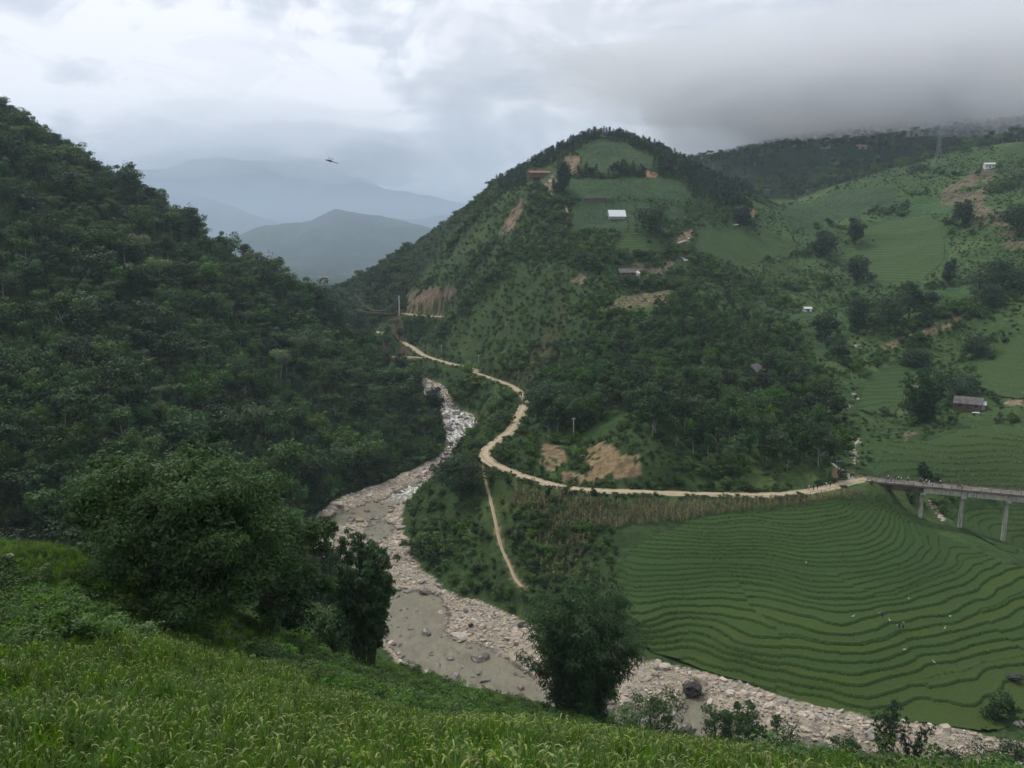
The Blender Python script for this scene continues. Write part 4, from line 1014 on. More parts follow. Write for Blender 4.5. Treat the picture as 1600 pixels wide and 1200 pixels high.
# weeds along the verges of the dirt road
r = np.random.default_rng(238); L_ = np.array(smooth_line(ROAD, 6)); i_ = r.integers(1, len(L_) - 1, 2600)
d_ = L_[i_ + 1 - (i_ == len(L_) - 1)] - L_[i_ - 1]; nn = np.stack([-d_[:, 1], d_[:, 0]], -1); nn /= np.linalg.norm(nn, axis=1, keepdims=True) + 1e-9
o_ = r.choice([-1, 1], len(i_)) * r.uniform(1.9, 4.6, len(i_)); x = L_[i_, 0] + nn[:, 0] * o_ + r.normal(0, 0.5, len(i_)); y = L_[i_, 1] + nn[:, 1] * o_ + r.normal(0, 0.5, len(i_))
k = (fbm(x / 9, y / 9, 2, off=3) > -0.25) & (line_near(x, y, ROAD)[0] > 1.7) & (project(x, y, -66 + 0 * x)[0] < 1322); x, y = x[k], y[k]; n_ = len(x); hs = r.uniform(0.08, 0.34, n_)
stuff('verge_weeds', [p.joined for p in PROTO['shrub']], np.stack([x, y, bilin(GX, GY, ZZ, x, y)], -1), r.integers(0, 5, n_), np.column_stack([np.zeros((n_, 2)), r.uniform(0, 6.28, n_)]), np.stack([hs * 1.7, hs * 1.7, hs], -1), 'weeds along the verges of the dirt road', 'weeds')
# tall grass and weeds that roughen the open slopes
x, y = scatter(40, 420, 225, 780, 2.3, 231); z = bilin(GX, GY, ZZ, x, y); u, v = project(x, y, z); r = np.random.default_rng(232)
k = (u > 880) & (u < 1650) & (v < 760) & (SINKF(x, y) > 1.0) & (line_near(x, y, ROAD)[0] > 4) & (r.random(len(x)) < 0.55 + 0.6 * fbm(x / 15, y / 15, 3, off=9)) & visible(x, y, z + 1)
x, y, z = x[k], y[k], z[k]; n_ = len(x); hs = r.uniform(0.12, 0.42, n_) * (1 - 0.5 * (free(x, y) > 0.5))
print('slope weeds', n_)
stuff('slope_weeds', [p.joined for p in PROTO['shrub']], np.stack([x, y, z - 0.05], -1), r.integers(0, 5, n_), np.column_stack([np.zeros((n_, 2)), r.uniform(0, 6.28, n_)]), np.stack([hs * 1.8, hs * 1.8, hs], -1), 'rough grass and weeds on the open right slopes', 'weeds')
# woods on the misty mountain and on the slopes of the gorge behind
def far_wood(name, x0, x1, y0, y1, sp, seed, dens_, Hr, cond, kind='forest'):
    x, y = scatter(x0, x1, y0, y1, sp, seed); z = bilin(GX, GY, ZZ, x, y); u, v = project(x, y, z); r = np.random.default_rng(seed + 1)
    k = cond(x, y, u, v) & (r.random(len(x)) < np.clip(dens_ + 0.9 * fbm(x / 60, y / 60, 3, off=seed), 0, 1)) & visible(x, y, z + 14) & (u > -80) & (u < 1680)
    x, y, z = x[k], y[k], z[k]; n_ = len(x); hs = r.uniform(*Hr, n_) / 12
    print(name, n_)
    stuff(name, [p.joined for p in PROTO[kind]], np.stack([x, y, z - 0.2], -1), r.integers(0, 8 if kind == 'forest' else len(PROTO[kind]), n_), np.column_stack([np.zeros((n_, 2)), r.uniform(0, 6.28, n_)]), np.stack([hs * 1.1, hs * 1.1, hs], -1))
far_wood('mountain_wood', 150, 1000, 800, 1560, 8.0, 241, 0.55, (6, 12), lambda x, y, u, v: x > 120)
far_wood('gorge_wood', -420, -10, 560, 1560, 6.5, 251, 0.8, (6, 11), lambda x, y, u, v: ~in_poly(x, y, LEFT) & (u < 640) & (np.hypot(*(np.array([x, y]) - np.array([[-110], [600]]))) > 25))
# ------------------------------------------------------------------ big foreground plants
def tree_thing(name, label, cat, loc, parts, group=None, rz=0):
    t = thing(name, loc, label, cat, group, rz)
    for pn, me in parts: link(pn, me, t)
    return t
def big_tree(seed, H, Rx, Ry, base, nl, per, leaf, mat, asp=2.2, squat=0.9, lob=(0.13, 0.27)):
    rng = np.random.default_rng(seed); Lv = Leaves()
    cz, hz_ = (H + base) / 2, (H - base) / 2
    for i in range(nl):
        d = unit(1, rng)[0]; q_ = rng.uniform(0.4, 1.06)
        c = np.array([d[0] * Rx * q_, d[1] * Ry * q_, cz + d[2] * hz_ * q_ * squat])
        lr = Rx * rng.uniform(*lob)
        Lv.add(*shell(c, (lr, lr, lr * rng.uniform(0.55, 0.8)), per, rng, leaf, asp, up=0.6, fill=0.5, droop=0.35))
        for s in range(6):                                   # small outer sprays break the outline
            d2 = unit(1, rng)[0]; d2[2] = abs(d2[2]) * 0.8
            Lv.add(*shell(c + d2 * lr * 1.1, (lr * 0.3, lr * 0.3, lr * 0.22), per // 14, rng, leaf, asp, up=0.6, fill=0.9, droop=0.4))
    Lv.add(*shell((0, 0, cz), (Rx * 0.7, Ry * 0.7, hz_ * 0.8), per * 5, rng, leaf * 1.3, asp))
    V, F, C = Lv.arr()
    wv1, wf1 = wood(H, base, Rx * 0.8, rng, H * 0.025, 9)
    return [('trunk', mesh_np('trunk', wv1, wf1, MATS['bark'], True)), ('crown', mesh_np('crown', V, F, MATS[mat], False, C))]
def bamboo(seed, H, R, n, per, leaf, mat='leaf_bamboo', start=0.3, foot=0.36):
    rng = np.random.default_rng(seed); Lv = Leaves(); Wv, Wf, k = [], [], 0
    for i in range(n):
        a = rng.uniform(0, 6.283); s = math.sqrt(rng.random()); h_ = H * rng.uniform(0.62, 1.0) * (1 - 0.12 * s)
        b0 = np.array([math.cos(a) * foot * R * s, math.sin(a) * foot * R * s, -0.4])
        def pt(t):
            rr = R * s * (foot + (1 - foot) * t ** 1.5) * 0.95
            return np.array([math.cos(a) * rr, math.sin(a) * rr, h_ * (t - 0.14 * s * t ** 4) - 0.4 * (1 - t)])
        ts = np.linspace(0, 1, 8)
        tv, tf = quad_tube([tuple(pt(t)) for t in ts], [0.055 * (1 - 0.85 * t) for t in ts], 5)
        Wv.append(tv); Wf.append(tf + k); k += len(tv)
        for t in np.linspace(start + 0.1 * rng.random(), 1.0, 13):
            off = rng.normal(size=3) * R * 0.09
            c = pt(t) + off * np.array([1, 1, 0.6])
            sp = R * 0.115 * (1.15 - 0.4 * abs(t - 0.7))
            Lv.add(*shell(c, (sp, sp, sp * 0.8), per // 13, rng, leaf, 4.0, up=0.5, fill=0.8, droop=1.1))
    V, F, C = Lv.arr()
    return [('culms', mesh_np('culms', np.concatenate(Wv), np.concatenate(Wf), MATS['culm'], True)), ('foliage', mesh_np('foliage', V, F, MATS[mat], False, C))]
def on(u, v, Y):                                             # on the ground, straight below a photo pixel at depth Y
    p = at(u, v, Y); return (p[0], p[1], hz(p[0], p[1]))
def big(seed, u, vtop, vbase, Y, wpx, nl, per, leaf, label, mat='leaf_big', name='broadleaf_tree', depth=0.85, base=0.08, cat='tree'):
    p = on(u, vbase, Y); top = at(u, vtop, Y)[2]; H = max(2.0, top - p[2]); Rx = wpx / FPX * Y / 2 * 0.98
    return tree_thing(name, label, cat, p, big_tree(seed, H, Rx, Rx * depth, H * base, nl, per, leaf, mat))
def bam(seed, u, vtop, vbase, Y, wpx, n, per, leaf, label, mat='leaf_clump', start=0.3):
    p = on(u, vbase, Y); H = at(u, vtop, Y)[2] - p[2]; R = wpx / FPX * Y / 2
    return tree_thing('bamboo_clump', label, 'bamboo', p, bamboo(seed, H * 1.03, R, n, per, leaf, mat, start))
big(301, 290, 690, 1010, 48, 350, 60, 900, 0.26, 'large dense round-crowned tree on the near rice slope, left of the bamboo')
big(302, 430, 765, 1010, 60, 200, 34, 620, 0.28, 'bushy tree against the right flank of the large foreground tree')
big(303, 215, 702, 970, 56, 185, 32, 620, 0.28, 'leafy tree rising behind the left side of the large foreground tree')
big(304, 350, 672, 970, 64, 160, 28, 560, 0.28, 'tree topping out above the large foreground tree, paler at its tip', 'leaf_shrub')
bam(311, 568, 812, 1052, 73, 125, 46, 900, 0.44, 'slender dark bamboo clump at the river edge beside the large foreground tree')
bam(312, 905, 897, 1118, 85, 205, 80, 1000, 0.5, 'big plume-shaped bamboo clump in front of the stony river bank', start=0.05)
bam(313, 1385, 1085, 1185, 128, 60, 12, 330, 0.55, 'thin twin-stemmed bamboo clump at the foot of the rice terraces', 'leaf_dark', 0.25)
bam(314, 1425, 1115, 1190, 128, 55, 10, 300, 0.5, 'small bushy bamboo just right of the thin twin-stemmed bamboo', 'leaf_dark', 0.1)
def bush(seed, u, vtop, vbase, Y, wpx, label, mat='leaf_big', nl=16, per=190, leaf=None):
    return big(seed, u, vtop, vbase, Y, wpx, nl, per, leaf or max(0.26, Y * 0.0032), label, mat, 'bush', 0.8, 0.0, 'bush')
bush(321, 1030, 1074, 1125, 124, 110, 'low green bush between the big bamboo clump and the black boulder')
bush(322, 975, 1095, 1130, 112, 90, 'bush growing at the right foot of the big bamboo clump', 'leaf_shrub')
bush(323, 1165, 1090, 1140, 132, 80, 'bush on the stony bank right of the black boulder')
bush(324, 1120, 1096, 1145, 126, 70, 'small bush in front of the gap in the stony bank')
bush(325, 1225, 1118, 1160, 124, 90, 'bush showing just above the rice edge at the stony bank', 'leaf_shrub')
bush(326, 1500, 1160, 1215, 110, 120, 'dark bush in the bottom right corner, left one', 'leaf_dark')
bush(327, 1575, 1140, 1215, 112, 120, 'dark tall bush in the bottom right corner, at the picture edge', 'leaf_dark')
bush(328, 1560, 1075, 1140, 140, 60, 'bush beside the side stream at the right edge of the terraces')
bush(329, 720, 706, 812, 238, 92, 'dark round tree on the tongue of land beside the footpath', 'leaf_hill', 26, 300, 0.55)
bush(330, 1320, 1138, 1185, 124, 60, 'thin bush in front of the pale stones left of the twin bamboo', 'leaf_dark', 8, 120)
bush(331, 520, 940, 1010, 70, 90, 'dark shrubbery between the large tree and the slender bamboo', 'leaf_broad', 16, 260)
bush(332, 460, 900, 1000, 66, 110, 'dense shrubbery under the right side of the large foreground tree', 'leaf_dark', 16, 260)

# single trees one can pick out on the hills
SOLO = [(1440, 560, 660, 70, 'bam', 'large dark bamboo grove left of the grey roofed farmhouse'), (1505, 318, 352, 32, 't', 'lone dark round tree on the brown field of the right hill'),
        (1335, 338, 385, 27, 't', 'tall narrow dark tree beside the bright terraced field'), (1288, 362, 400, 40, 't', 'dark round tree in the gully left of the bright terraced field'),
        (1340, 400, 440, 40, 't', 'squat dark tree at the lower left corner of the bright terraced field'), (1482, 408, 446, 26, 't', 'narrow dark tree at the lower right of the bright terraced field'),
        (1160, 322, 352, 24, 't', 'dark tree on the saddle beside the orange scar'), (1590, 320, 362, 60, 't', 'dark tree clump at the right edge beside the brown field'),
        (1535, 405, 470, 70, 't', 'large dark tree on the right slope above the diagonal soil track'), (1580, 395, 455, 60, 't', 'dark tree at the right edge above the diagonal soil track'),
        (1545, 445, 482, 45, 't', 'round dark tree just above the diagonal soil track'), (1340, 465, 520, 42, 't', 'dark tree group in the gully under the small white shed, right one'),
        (1288, 485, 530, 40, 't', 'dark tree in the gully under the small white shed, left one'), (1390, 445, 522, 55, 't', 'dark tall grove at the end of the diagonal soil track'),
        (1420, 440, 500, 36, 't', 'tree at the right side of the dark tall grove in the gully'), (1313, 540, 562, 26, 't', 'small round dark tree above the stream in the gully'),
        (1018, 320, 368, 66, 't', 'dark leafy tree right of the white roofed barn'), (1525, 520, 560, 50, 't', 'leafy tree on the slope above the grey roofed farmhouse, upper one'),
        (1500, 585, 622, 66, 't', 'dark trees behind the roof of the grey roofed farmhouse'), (1430, 545, 578, 46, 't', 'low spreading tree on the slope above the big bamboo grove'),
        (1443, 722, 750, 18, 't', 'small dark tree standing behind the bridge railing'), (880, 255, 300, 26, 't', 'dark tree at the end of the red roofed house on the hill'),
        (1450, 455, 480, 40, 't', 'low dark tree above the middle of the diagonal soil track'), (860, 590, 660, 70, 't', 'dark broad tree overhanging the road bend above the river'),
        (420, 395, 470, 46, 't', 'dark dense tree on the ridge of the left hill near its lower end'), (205, 255, 330, 44, 't', 'umbrella-crowned tree on the ridge of the left hill'),
        (300, 320, 382, 40, 't', 'dark tree leaning out on the ridge of the left hill'), (525, 465, 520, 60, 't', 'dark tree where the left ridge meets the valley'), (555, 480, 530, 40, 't', 'tree above the pale bend of track on the left spur')]
for i, (u, vt, vb, w, kd, lab) in enumerate(SOLO):
    p = hit(u, min(vb, 1190), 120)
    if p is None: print('no ground for', lab); continue
    Y = p[1]
    if kd == 'bam': tree_thing('bamboo_clump', lab, 'bamboo', p, bamboo(400 + i, (vb - vt) / FPX * Y * 1.02, w / FPX * Y / 2, 26, 420, 1.0, 'leaf_dark', 0.1))
    else:
        H = (vb - vt) / FPX * Y * 1.05; Rx = w / FPX * Y / 2
        tree_thing('broadleaf_tree', lab, 'tree', p, big_tree(400 + i, H, Rx, Rx * 0.9, H * 0.02, 17, 150, Y * 0.0019, 'leaf_hill', 1.7, 0.9, (0.26, 0.42)))

sp_ = []
r = np.random.default_rng(499)
for i, (u, vt, vb, w, kd, lab) in enumerate(SOLO):
    p = hit(u, min(vb, 1190), 120)
    if p is None or u < 900: continue
    for q_ in range(9):
        a_ = r.uniform(0, 6.283); rr = w / FPX * p[1] * r.uniform(0.25, 1.1); sp_.append((p[0] + rr * math.cos(a_), p[1] + rr * math.sin(a_)))
sp_ = np.array(sp_); n_ = len(sp_); hs = r.uniform(0.35, 1.25, n_)
stuff('tree_foot_scrub', [p.joined for p in PROTO['shrub']], np.column_stack([sp_, bilin(GX, GY, ZZ, sp_[:, 0], sp_[:, 1]) - 0.1]), r.choice([1, 2, 0], n_), np.column_stack([np.zeros((n_, 2)), r.uniform(0, 6.28, n_)]), np.repeat(hs[:, None], 3, 1), 'scrub around the feet of the single trees on the right hills', 'scrub')
# ------------------------------------------------------------------ rice on the near slope
def tuft(seed, n, H, ears, spread=0.16, w=0.011, segs=4):
    rng = np.random.default_rng(seed); V, F, C, M = [], [], [], []
    def blade(b0, az, h_, out, w_, mi, tipdrop):
        k = len(V); tv = rng.random()
        d = np.array([math.cos(az), math.sin(az), 0]); s_ = np.array([-d[1], d[0], 0])
        for i in range(segs + 1):
            t = i / segs
            p = b0 + d * out * t ** 1.8 + np.array([0, 0, h_ * (t - tipdrop * t ** 3.2)])
            ww = w_ * (1 - t ** 2 * 0.92) if mi == 0 else w_ * (0.3 + 1.2 * math.sin(t * 2.6))
            V.append(p + s_ * ww); V.append(p - s_ * ww); C.append((tv, tv, tv)); C.append((tv, tv, tv))
        for i in range(segs):
            q0 = k + 2 * i; F.append((q0, q0 + 1, q0 + 3, q0 + 2)); M.append(mi)
    for i in range(n):
        a = rng.uniform(0, 6.283); b0 = np.array([math.cos(a), math.sin(a), 0]) * spread * 0.35 * rng.random()
        blade(b0, a + rng.normal() * 0.5, H * rng.uniform(0.65, 1.05), rng.uniform(0.05, 0.36) * H, w * rng.uniform(0.7, 1.3), 0, rng.uniform(0.05, 0.5))
    for i in range(ears):
        a = rng.uniform(0, 6.283)
        blade(np.array([0, 0, H * 0.72]), a, H * rng.uniform(0.22, 0.34), rng.uniform(0.12, 0.24), w * 0.6, 1, rng.uniform(0.4, 1.0))
    return mesh_np('rice', np.array(V), np.array(F), None, False, np.array(C), [MATS['rice_leaf'], MATS['rice_ear']], M)
RICE = [tuft(501 + i, 26, 1.12, (1, 2, 1, 2, 1)[i], 0.24, 0.021) for i in range(5)]
GRASS = [tuft(521 + i, 30, 0.55, 0, 0.3, 0.009) for i in range(3)]
RICE_PX = [(-400, 1500), (-400, 1040), (-60, 1035), (40, 1030), (110, 1030), (190, 1012), (300, 1012), (400, 1050), (520, 1095), (640, 1125), (800, 1145), (1000, 1165), (1250, 1210), (1500, 1250), (1800, 1320), (1800, 1700)]
x, y = scatter(-40, 34, 9, 48, 0.34, 511)
z = bilin(GX, GY, ZZ, x, y); u, v = project(x, y, z); r = np.random.default_rng(512)
jit = 8 * fbm(x / 3, y / 3, 2, off=9)
inr = in_poly(u, v + jit, RICE_PX)
gap = fbm(x / 1.3, y / 1.3, 2, off=19) < 9
k = inr & gap & (u > -160) & (u < 1760) & (v < 1420)
xr, yr, zr = x[k], y[k], z[k]
hs = 0.88 + 0.35 * fbm(xr / 2.2, yr / 2.2, 3, off=29) + 0.22 * fbm(xr / 7, yr / 7, 2, off=33) + r.normal(0, 0.07, len(xr))
print('rice', len(xr))
stuff('rice_plants', RICE, np.stack([xr, yr, zr - 0.03], -1), r.integers(0, 5, len(xr)), np.column_stack([r.normal(0, 0.08, (len(xr), 2)), r.uniform(0, 6.283, len(xr))]), np.stack([hs * 1.1, hs * 1.1, hs], -1), 'ripening green rice filling the near slope', 'rice')
# weeds, grass and young rice on the rest of the near slope
x, y = scatter(-70, 75, 14, 100, 0.40, 531)
z = bilin(GX, GY, ZZ, x, y); u, v = project(x, y, z)
jit = 8 * fbm(x / 3, y / 3, 2, off=9)
k = ~in_poly(u, v + jit, RICE_PX) & (z > -75) & (u > -120) & (u < 1700) & (v < 1300) & visible(x, y, z + 1.0)
x, y, z, u, v = x[k], y[k], z[k], u[k], v[k]
hs = r.uniform(0.7, 1.5, len(x)) * (1 + 0.6 * fbm(x / 4, y / 4, 2, off=39))
print('grass', len(x))
stuff('slope_grass', GRASS, np.stack([x, y, z - 0.03], -1), r.integers(0, 3, len(x)), np.column_stack([r.normal(0, 0.15, (len(x), 2)), r.uniform(0, 6.283, len(x))]), np.stack([hs * 1.6, hs * 1.6, hs], -1), 'grass and young rice on the near slope below the ripening rice', 'grass')
WEED = [make_proto('broad', 1.0, 0.8, 0.0, 9, 420, 0.13, 'leaf_weed', 'bark', 541 + i, asp=1.8, limbs=2, r0=0.015) for i in range(2)] + [make_proto('broad', 1.1, 0.7, 0.0, 9, 420, 0.13, 'leaf_shrub', 'bark', 545, asp=1.8, limbs=2, r0=0.015)]
wn_ = fbm(x / 6, y / 6, 3, off=71)
WEED_PX = [(-50, 905), (130, 895), (190, 960), (150, 985), (-50, 1000)]; WEED2 = [(380, 1010), (470, 1005), (560, 1060), (700, 1085), (760, 1115), (640, 1130), (500, 1080), (400, 1050)]
k = (r.random(len(x)) < np.where(in_poly(u, v, WEED_PX) | in_poly(u, v, WEED2), 0.40, 0.05 + 0.14 * (wn_ > 0.12)) * ~in_poly(u, v, [(-90, 845), (140, 845), (190, 900), (100, 908), (-90, 895)]))
x2, y2, z2 = x[k], y[k], z[k]; hs = r.uniform(0.5, 1.5, len(x2))
print('weeds', len(x2))
stuff('weeds', [p.joined for p in WEED], np.stack([x2, y2, z2 - 0.05], -1), r.integers(0, 3, len(x2)), np.column_stack([r.normal(0, 0.1, (len(x2), 2)), r.uniform(0, 6.283, len(x2))]), np.stack([hs, hs, hs * 0.8], -1), 'leafy weeds on the near slope between rice and trees', 'weeds')

x, y = scatter(-5, 95, 100, 142, 1.7, 546); r = np.random.default_rng(547); s_ = sd_bed(x, y); z = bilin(GX, GY, ZZ, x, y)
nb_ = fbm(x / 6, y / 6, 2, off=14)
k = (s_ > -2.5) & (s_ < 16) & (y < 100 + 45) & (y - 108 < 30 - 0.12 * x) & (r.random(len(x)) < 0.55 + 0.8 * nb_) & (bilin(GX, GY, ZZ, x, y + 8.0) < z + 1.0)
x, y, z, nb_ = x[k], y[k], z[k], nb_[k]; n_ = len(x); hs = r.uniform(0.35, 0.95, n_) * (1 + 0.9 * np.clip(nb_, 0, 1))
stuff('near_bank_scrub', [p.joined for p in PROTO['shrub']], np.stack([x, y, z - 0.1], -1), r.integers(0, 5, n_), np.column_stack([np.zeros((n_, 2)), r.uniform(0, 6.28, n_)]), np.repeat(hs[:, None], 3, 1), 'scrub along the near river bank', 'scrub')
# grass on the terrace banks
bp_ = np.concatenate(BUND[:3]); r = np.random.default_rng(551); bp_ = bp_[r.random(len(bp_)) < 0.33]; n_ = len(bp_); hs = r.uniform(0.45, 1.15, n_) * (1 + 0.5 * fbm(bp_[:, 0] / 5, bp_[:, 1] / 5, 2))
print('bund grass', n_)
BGR = [tuft(581 + i, 16, 0.5, 0, 0.4, 0.03, 2) for i in range(3)]
stuff('bank_grass', BGR, bp_ - np.array([0, 0, 0.1]), r.integers(0, 3, n_), np.column_stack([np.zeros((n_, 2)), r.uniform(0, 6.28, n_)]), np.repeat(hs[:, None], 3, 1), 'grass on the banks between the paddies', 'grass')
# ------------------------------------------------------------------ maize below the road
def maize(seed, H=2.0):
    rng = np.random.default_rng(seed); Lv = Leaves()
    for i in range(9):
        a = i * 2.5 + rng.normal() * 0.3; z0 = H * (0.25 + 0.075 * i)
        c = np.array([[math.cos(a) * 0.25, math.sin(a) * 0.25, z0]])
        Lv.add(*leaf_quads(c, np.array([[math.cos(a) * 0.5, math.sin(a) * 0.5, 0.8]]), 0.75, 5, rng, np.array([[math.cos(a), math.sin(a), -0.3]])))
    V, F, C = Lv.arr(); wv1, wf1 = quad_tube([(0, 0, 0), (0, 0, H)], [0.03, 0.015], 4)
    return mesh_np('maize', np.concatenate([V, wv1]), np.concatenate([F, wf1 + len(V)]), MATS['maize_dry'], False, np.concatenate([C, np.full((len(wv1), 3), 0.5)]))
MZ = [maize(561 + i) for i in range(3)]
MAIZE_PX = [(800, 760), (850, 772), (950, 782), (1100, 785), (1250, 780), (1345, 768), (1345, 778), (1250, 796), (1160, 800), (1110, 808), (1060, 815), (1010, 818), (940, 830), (905, 870), (960, 905), (930, 925), (850, 905), (830, 860), (850, 810), (800, 790)]
x, y = scatter(-20, 110, 165, 232, 0.75, 571)
z = bilin(GX, GY, ZZ, x, y); u, v = project(x, y, z)
k = in_poly(u + 8 * fbm(x / 4, y / 4, 2), v + 4 * fbm(x / 4, y / 4, 2, off=5), MAIZE_PX) & (line_near(x, y, ROAD)[0] > 3.0) & (r.random(len(x)) < np.where(v < 830, 0.9, 0.35))
x, y, z = x[k], y[k], z[k]; hs = r.uniform(0.75, 1.15, len(x))
stuff('maize', MZ, np.stack([x, y, z], -1), r.integers(0, 3, len(x)), np.column_stack([r.normal(0, 0.08, (len(x), 2)), r.uniform(0, 6.283, len(x))]), np.stack([hs, hs, hs], -1), 'strip of drying brown maize below the dirt road', 'maize')
# scrub mixed into the slope below the maize
x, y = scatter(-25, 60, 160, 215, 2.1, 581)
z = bilin(GX, GY, ZZ, x, y); u, v = project(x, y, z)
k = in_poly(u, v, [(790, 770), (900, 800), (960, 835), (975, 905), (985, 1000), (930, 985), (830, 950), (800, 900)]) & (r.random(len(x)) < 0.75) & (line_near(x, y, PATH)[0] > 1.6)
x, y = x[k], y[k]
plant('shrub', x, y, r.uniform(1.0, 2.8, len(x)), 'shrub', r.integers(0, 5, len(x)), 583, lambda i, u, v, H, p: '%s %s slope shrub %s' % (size_word(H, 1.6, 2.2), SSH[p], where(u, v)), 'shrub', 'shrubs below the maize', 'maize_scrub', 100)
# ------------------------------------------------------------------ rocks
q = NT('rock_pale')
na = q.noise(1.2, 6, 0.7, q.obj()); r_ = q.rnd()
c = q.mix(r_, (0.48, 0.39, 0.295), (0.68, 0.585, 0.47))
c = q.mix(q.math('MULTIPLY', q.ramp(q.math('FRACT', q.math('MULTIPLY', r_, 9.7)), 0.45, 0.9), 0.8), c, (0.30, 0.295, 0.28))
c = q.mix(q.ramp(na, 0.35, 0.7, 0, 0.55), c, (0.22, 0.19, 0.155))
q.set(c, 0.9, 0.15); q.bump(na, 0.6, 0.15)
q = NT('rock_dark')
na = q.noise(1.0, 6, 0.7, q.obj())
q.set(q.mix(q.ramp(na, 0.3, 0.7), (0.022, 0.02, 0.019), (0.065, 0.058, 0.053)), 0.7, 0.3); q.bump(na, 0.8, 0.3)
q = NT('rock_wet')
na = q.noise(1.5, 6, 0.7, q.obj()); r_ = q.rnd()
q.set(q.mix(q.ramp(na, 0.3, 0.75), q.mix(r_, (0.055, 0.048, 0.04), (0.16, 0.14, 0.115)), (0.27, 0.24, 0.20)), 0.45, 0.4); q.bump(na, 0.6, 0.15)
def rock(seed, sub, mat):
    bm = bmesh.new(); bmesh.ops.create_icosphere(bm, subdivisions=sub, radius=1.0)
    V_ = np.array([v.co[:] for v in bm.verts]); rng = np.random.default_rng(seed)
    for k_ in range(9):                                      # flat facets
        n_ = unit(1, rng)[0]; d_ = rng.uniform(0.55, 0.85); o_ = V_ @ n_
        V_ = V_ - np.maximum(o_ - d_, 0)[:, None] * n_
    V_ *= rng.uniform(0.7, 1.15, 3) * np.array([1.1, 1, 0.75]); V_ += 0.05 * rng.normal(size=V_.shape)
    for v, p in zip(bm.verts, V_): v.co = p
    me = bpy.data.meshes.new('rock'); bm.to_mesh(me); bm.free(); me.materials.append(MATS[mat]); return me
ROCK = [rock(600 + i, 2, 'rock_pale') for i in range(6)]; PEB = [rock(620 + i, 1, 'rock_pale') for i in range(6)]
ROCKW = [rock(640 + i, 2, 'rock_wet') for i in range(6)]; PEBW = [rock(645 + i, 1, 'rock_wet') for i in range(6)]
r = np.random.default_rng(630)
x, y = scatter(-75, 115, 108, 560, 0.62, 631)
sb, sw = sd_bed(x, y), sd_wat(x, y)
u, v = project(x, y, zriv(x, y))
k = (sb < 0.6) & (u > 470) & (u < 1700) & (v < 1250)
x, y, sb, sw, v, u = x[k], y[k], sb[k], sw[k], v[k], u[k]
inw = sw < -0.3
rapid = (v < 705) & (v > 600)
pr = np.where(inw, np.where(rapid, 0.06, np.where((v > 905), 0.026, 0.016)) + 0.05 * (sw > -1.5), 0.80)
k = r.random(len(x)) < pr
x, y, sw, v, inw = x[k], y[k], sw[k], v[k], inw[k]
siz = np.exp(r.normal(-1.4, 0.55, len(x))) * np.where(inw, 2.5, 1.0) * np.where(r.random(len(x)) < 0.02, 2.2, 1) * (1 + 0.4 * (v < 720))
siz = np.minimum(siz, 1.9)
z = np.maximum(bilin(GX, GY, ZZ, x, y), np.where(inw, zriv(x, y) - 0.15, -1e3)) + siz * 0.12
rot = np.column_stack([r.uniform(-0.5, 0.5, (len(x), 2)), r.uniform(0, 6.283, len(x))]); pk = r.integers(0, 6, len(x))
S3 = siz[:, None] * r.uniform(0.75, 1.3, (len(x), 3)) * np.array([1, 1, 0.8])
order = np.argsort(-siz / y); bigr, rest = order[:290], order[290:]
uu_, vv_ = project(x, y, z)
made_r = []
for i in bigr:
    o = link('boulder', (ROCKW if inw[i] else ROCK)[pk[i]], loc=(x[i], y[i], z[i]), rot=rot[i], scale=S3[i])
    w_ = where(uu_[i], vv_[i])
    o['label'] = ''; made_r.append(o); tag(o, '%s %s %s %s %s' % (['tiny', 'small', 'mid-sized', 'large'][int(np.clip(siz[i] / 0.5, 0, 3))], 'dark' if inw[i] else 'pale', ['angular', 'rounded', 'flat', 'blocky', 'pointed', 'lumpy'][pk[i]], 'wet boulder' if inw[i] else 'dry boulder', w_), 'boulder', 'boulders of the river bed')
unique_labels(made_r)
print('stones', len(rest))
stuff('river_stones', PEB + PEBW, np.stack([x, y, z], -1)[rest], (pk + 6 * (inw | (sw < 0.9) | (r.random(len(x)) < 0.12)))[rest], rot[rest], S3[rest], 'pale stones and gravel of the river bed', 'stones')
def boulder(u, v, wpx, label, mat='rock_pale', hf=0.7, Y=None, seed=0):
    p = hit(u, v, 100) if Y is None else on(u, v, Y)
    s = wpx / FPX * p[1] / 2
    return tag(link('boulder', rock(650 + seed, 3, mat), loc=(p[0], p[1], p[2] + s * hf * 0.45), rot=(0.1, 0.1, seed * 1.3), scale=(s * 1.1, s * 0.9, s * hf)), label, 'boulder')
boulder(1081, 1083, 40, 'big black boulder on the pale stony bank beside the terraces', 'rock_dark', 0.8, seed=1)
boulder(1584, 1072, 24, 'dark peaked boulder standing in the paddies at the right edge', 'rock_dark', 0.9, seed=2).location.z += 1.3
boulder(644, 988, 26, 'large pale rounded boulder alone in the brown water', 'rock_pale', 0.6, seed=3)
boulder(650, 1026, 32, 'grey flat boulder at the near water edge', 'rock_pale', 0.5, seed=4)
boulder(717, 998, 30, 'brownish slab boulder at the edge of the gravel bar', 'rock_pale', 0.45, seed=5)
boulder(515, 806, 28, 'large grey boulder at the forest foot, left of the rapid water', 'rock_pale', 0.7, seed=6)
boulder(530, 792, 18, 'grey leaning boulder just upstream of the large grey boulder', 'rock_pale', 0.8, seed=7)
boulder(736, 980, 10, 'small brown block on top of the gravel bar', 'rock_dark', 0.9, seed=8)
boulder(690, 963, 16, 'upright pale boulder in the shallows next to the gravel bar', 'rock_pale', 0.9, seed=9)
boulder(815, 978, 18, 'reddish brown boulder half hidden behind the big bamboo clump', 'rock_dark', 0.6, seed=10)
boulder(12, 860, 22, 'grey flat rock on the bright terrace at the left edge', 'rock_pale', 0.4, seed=11, Y=44)
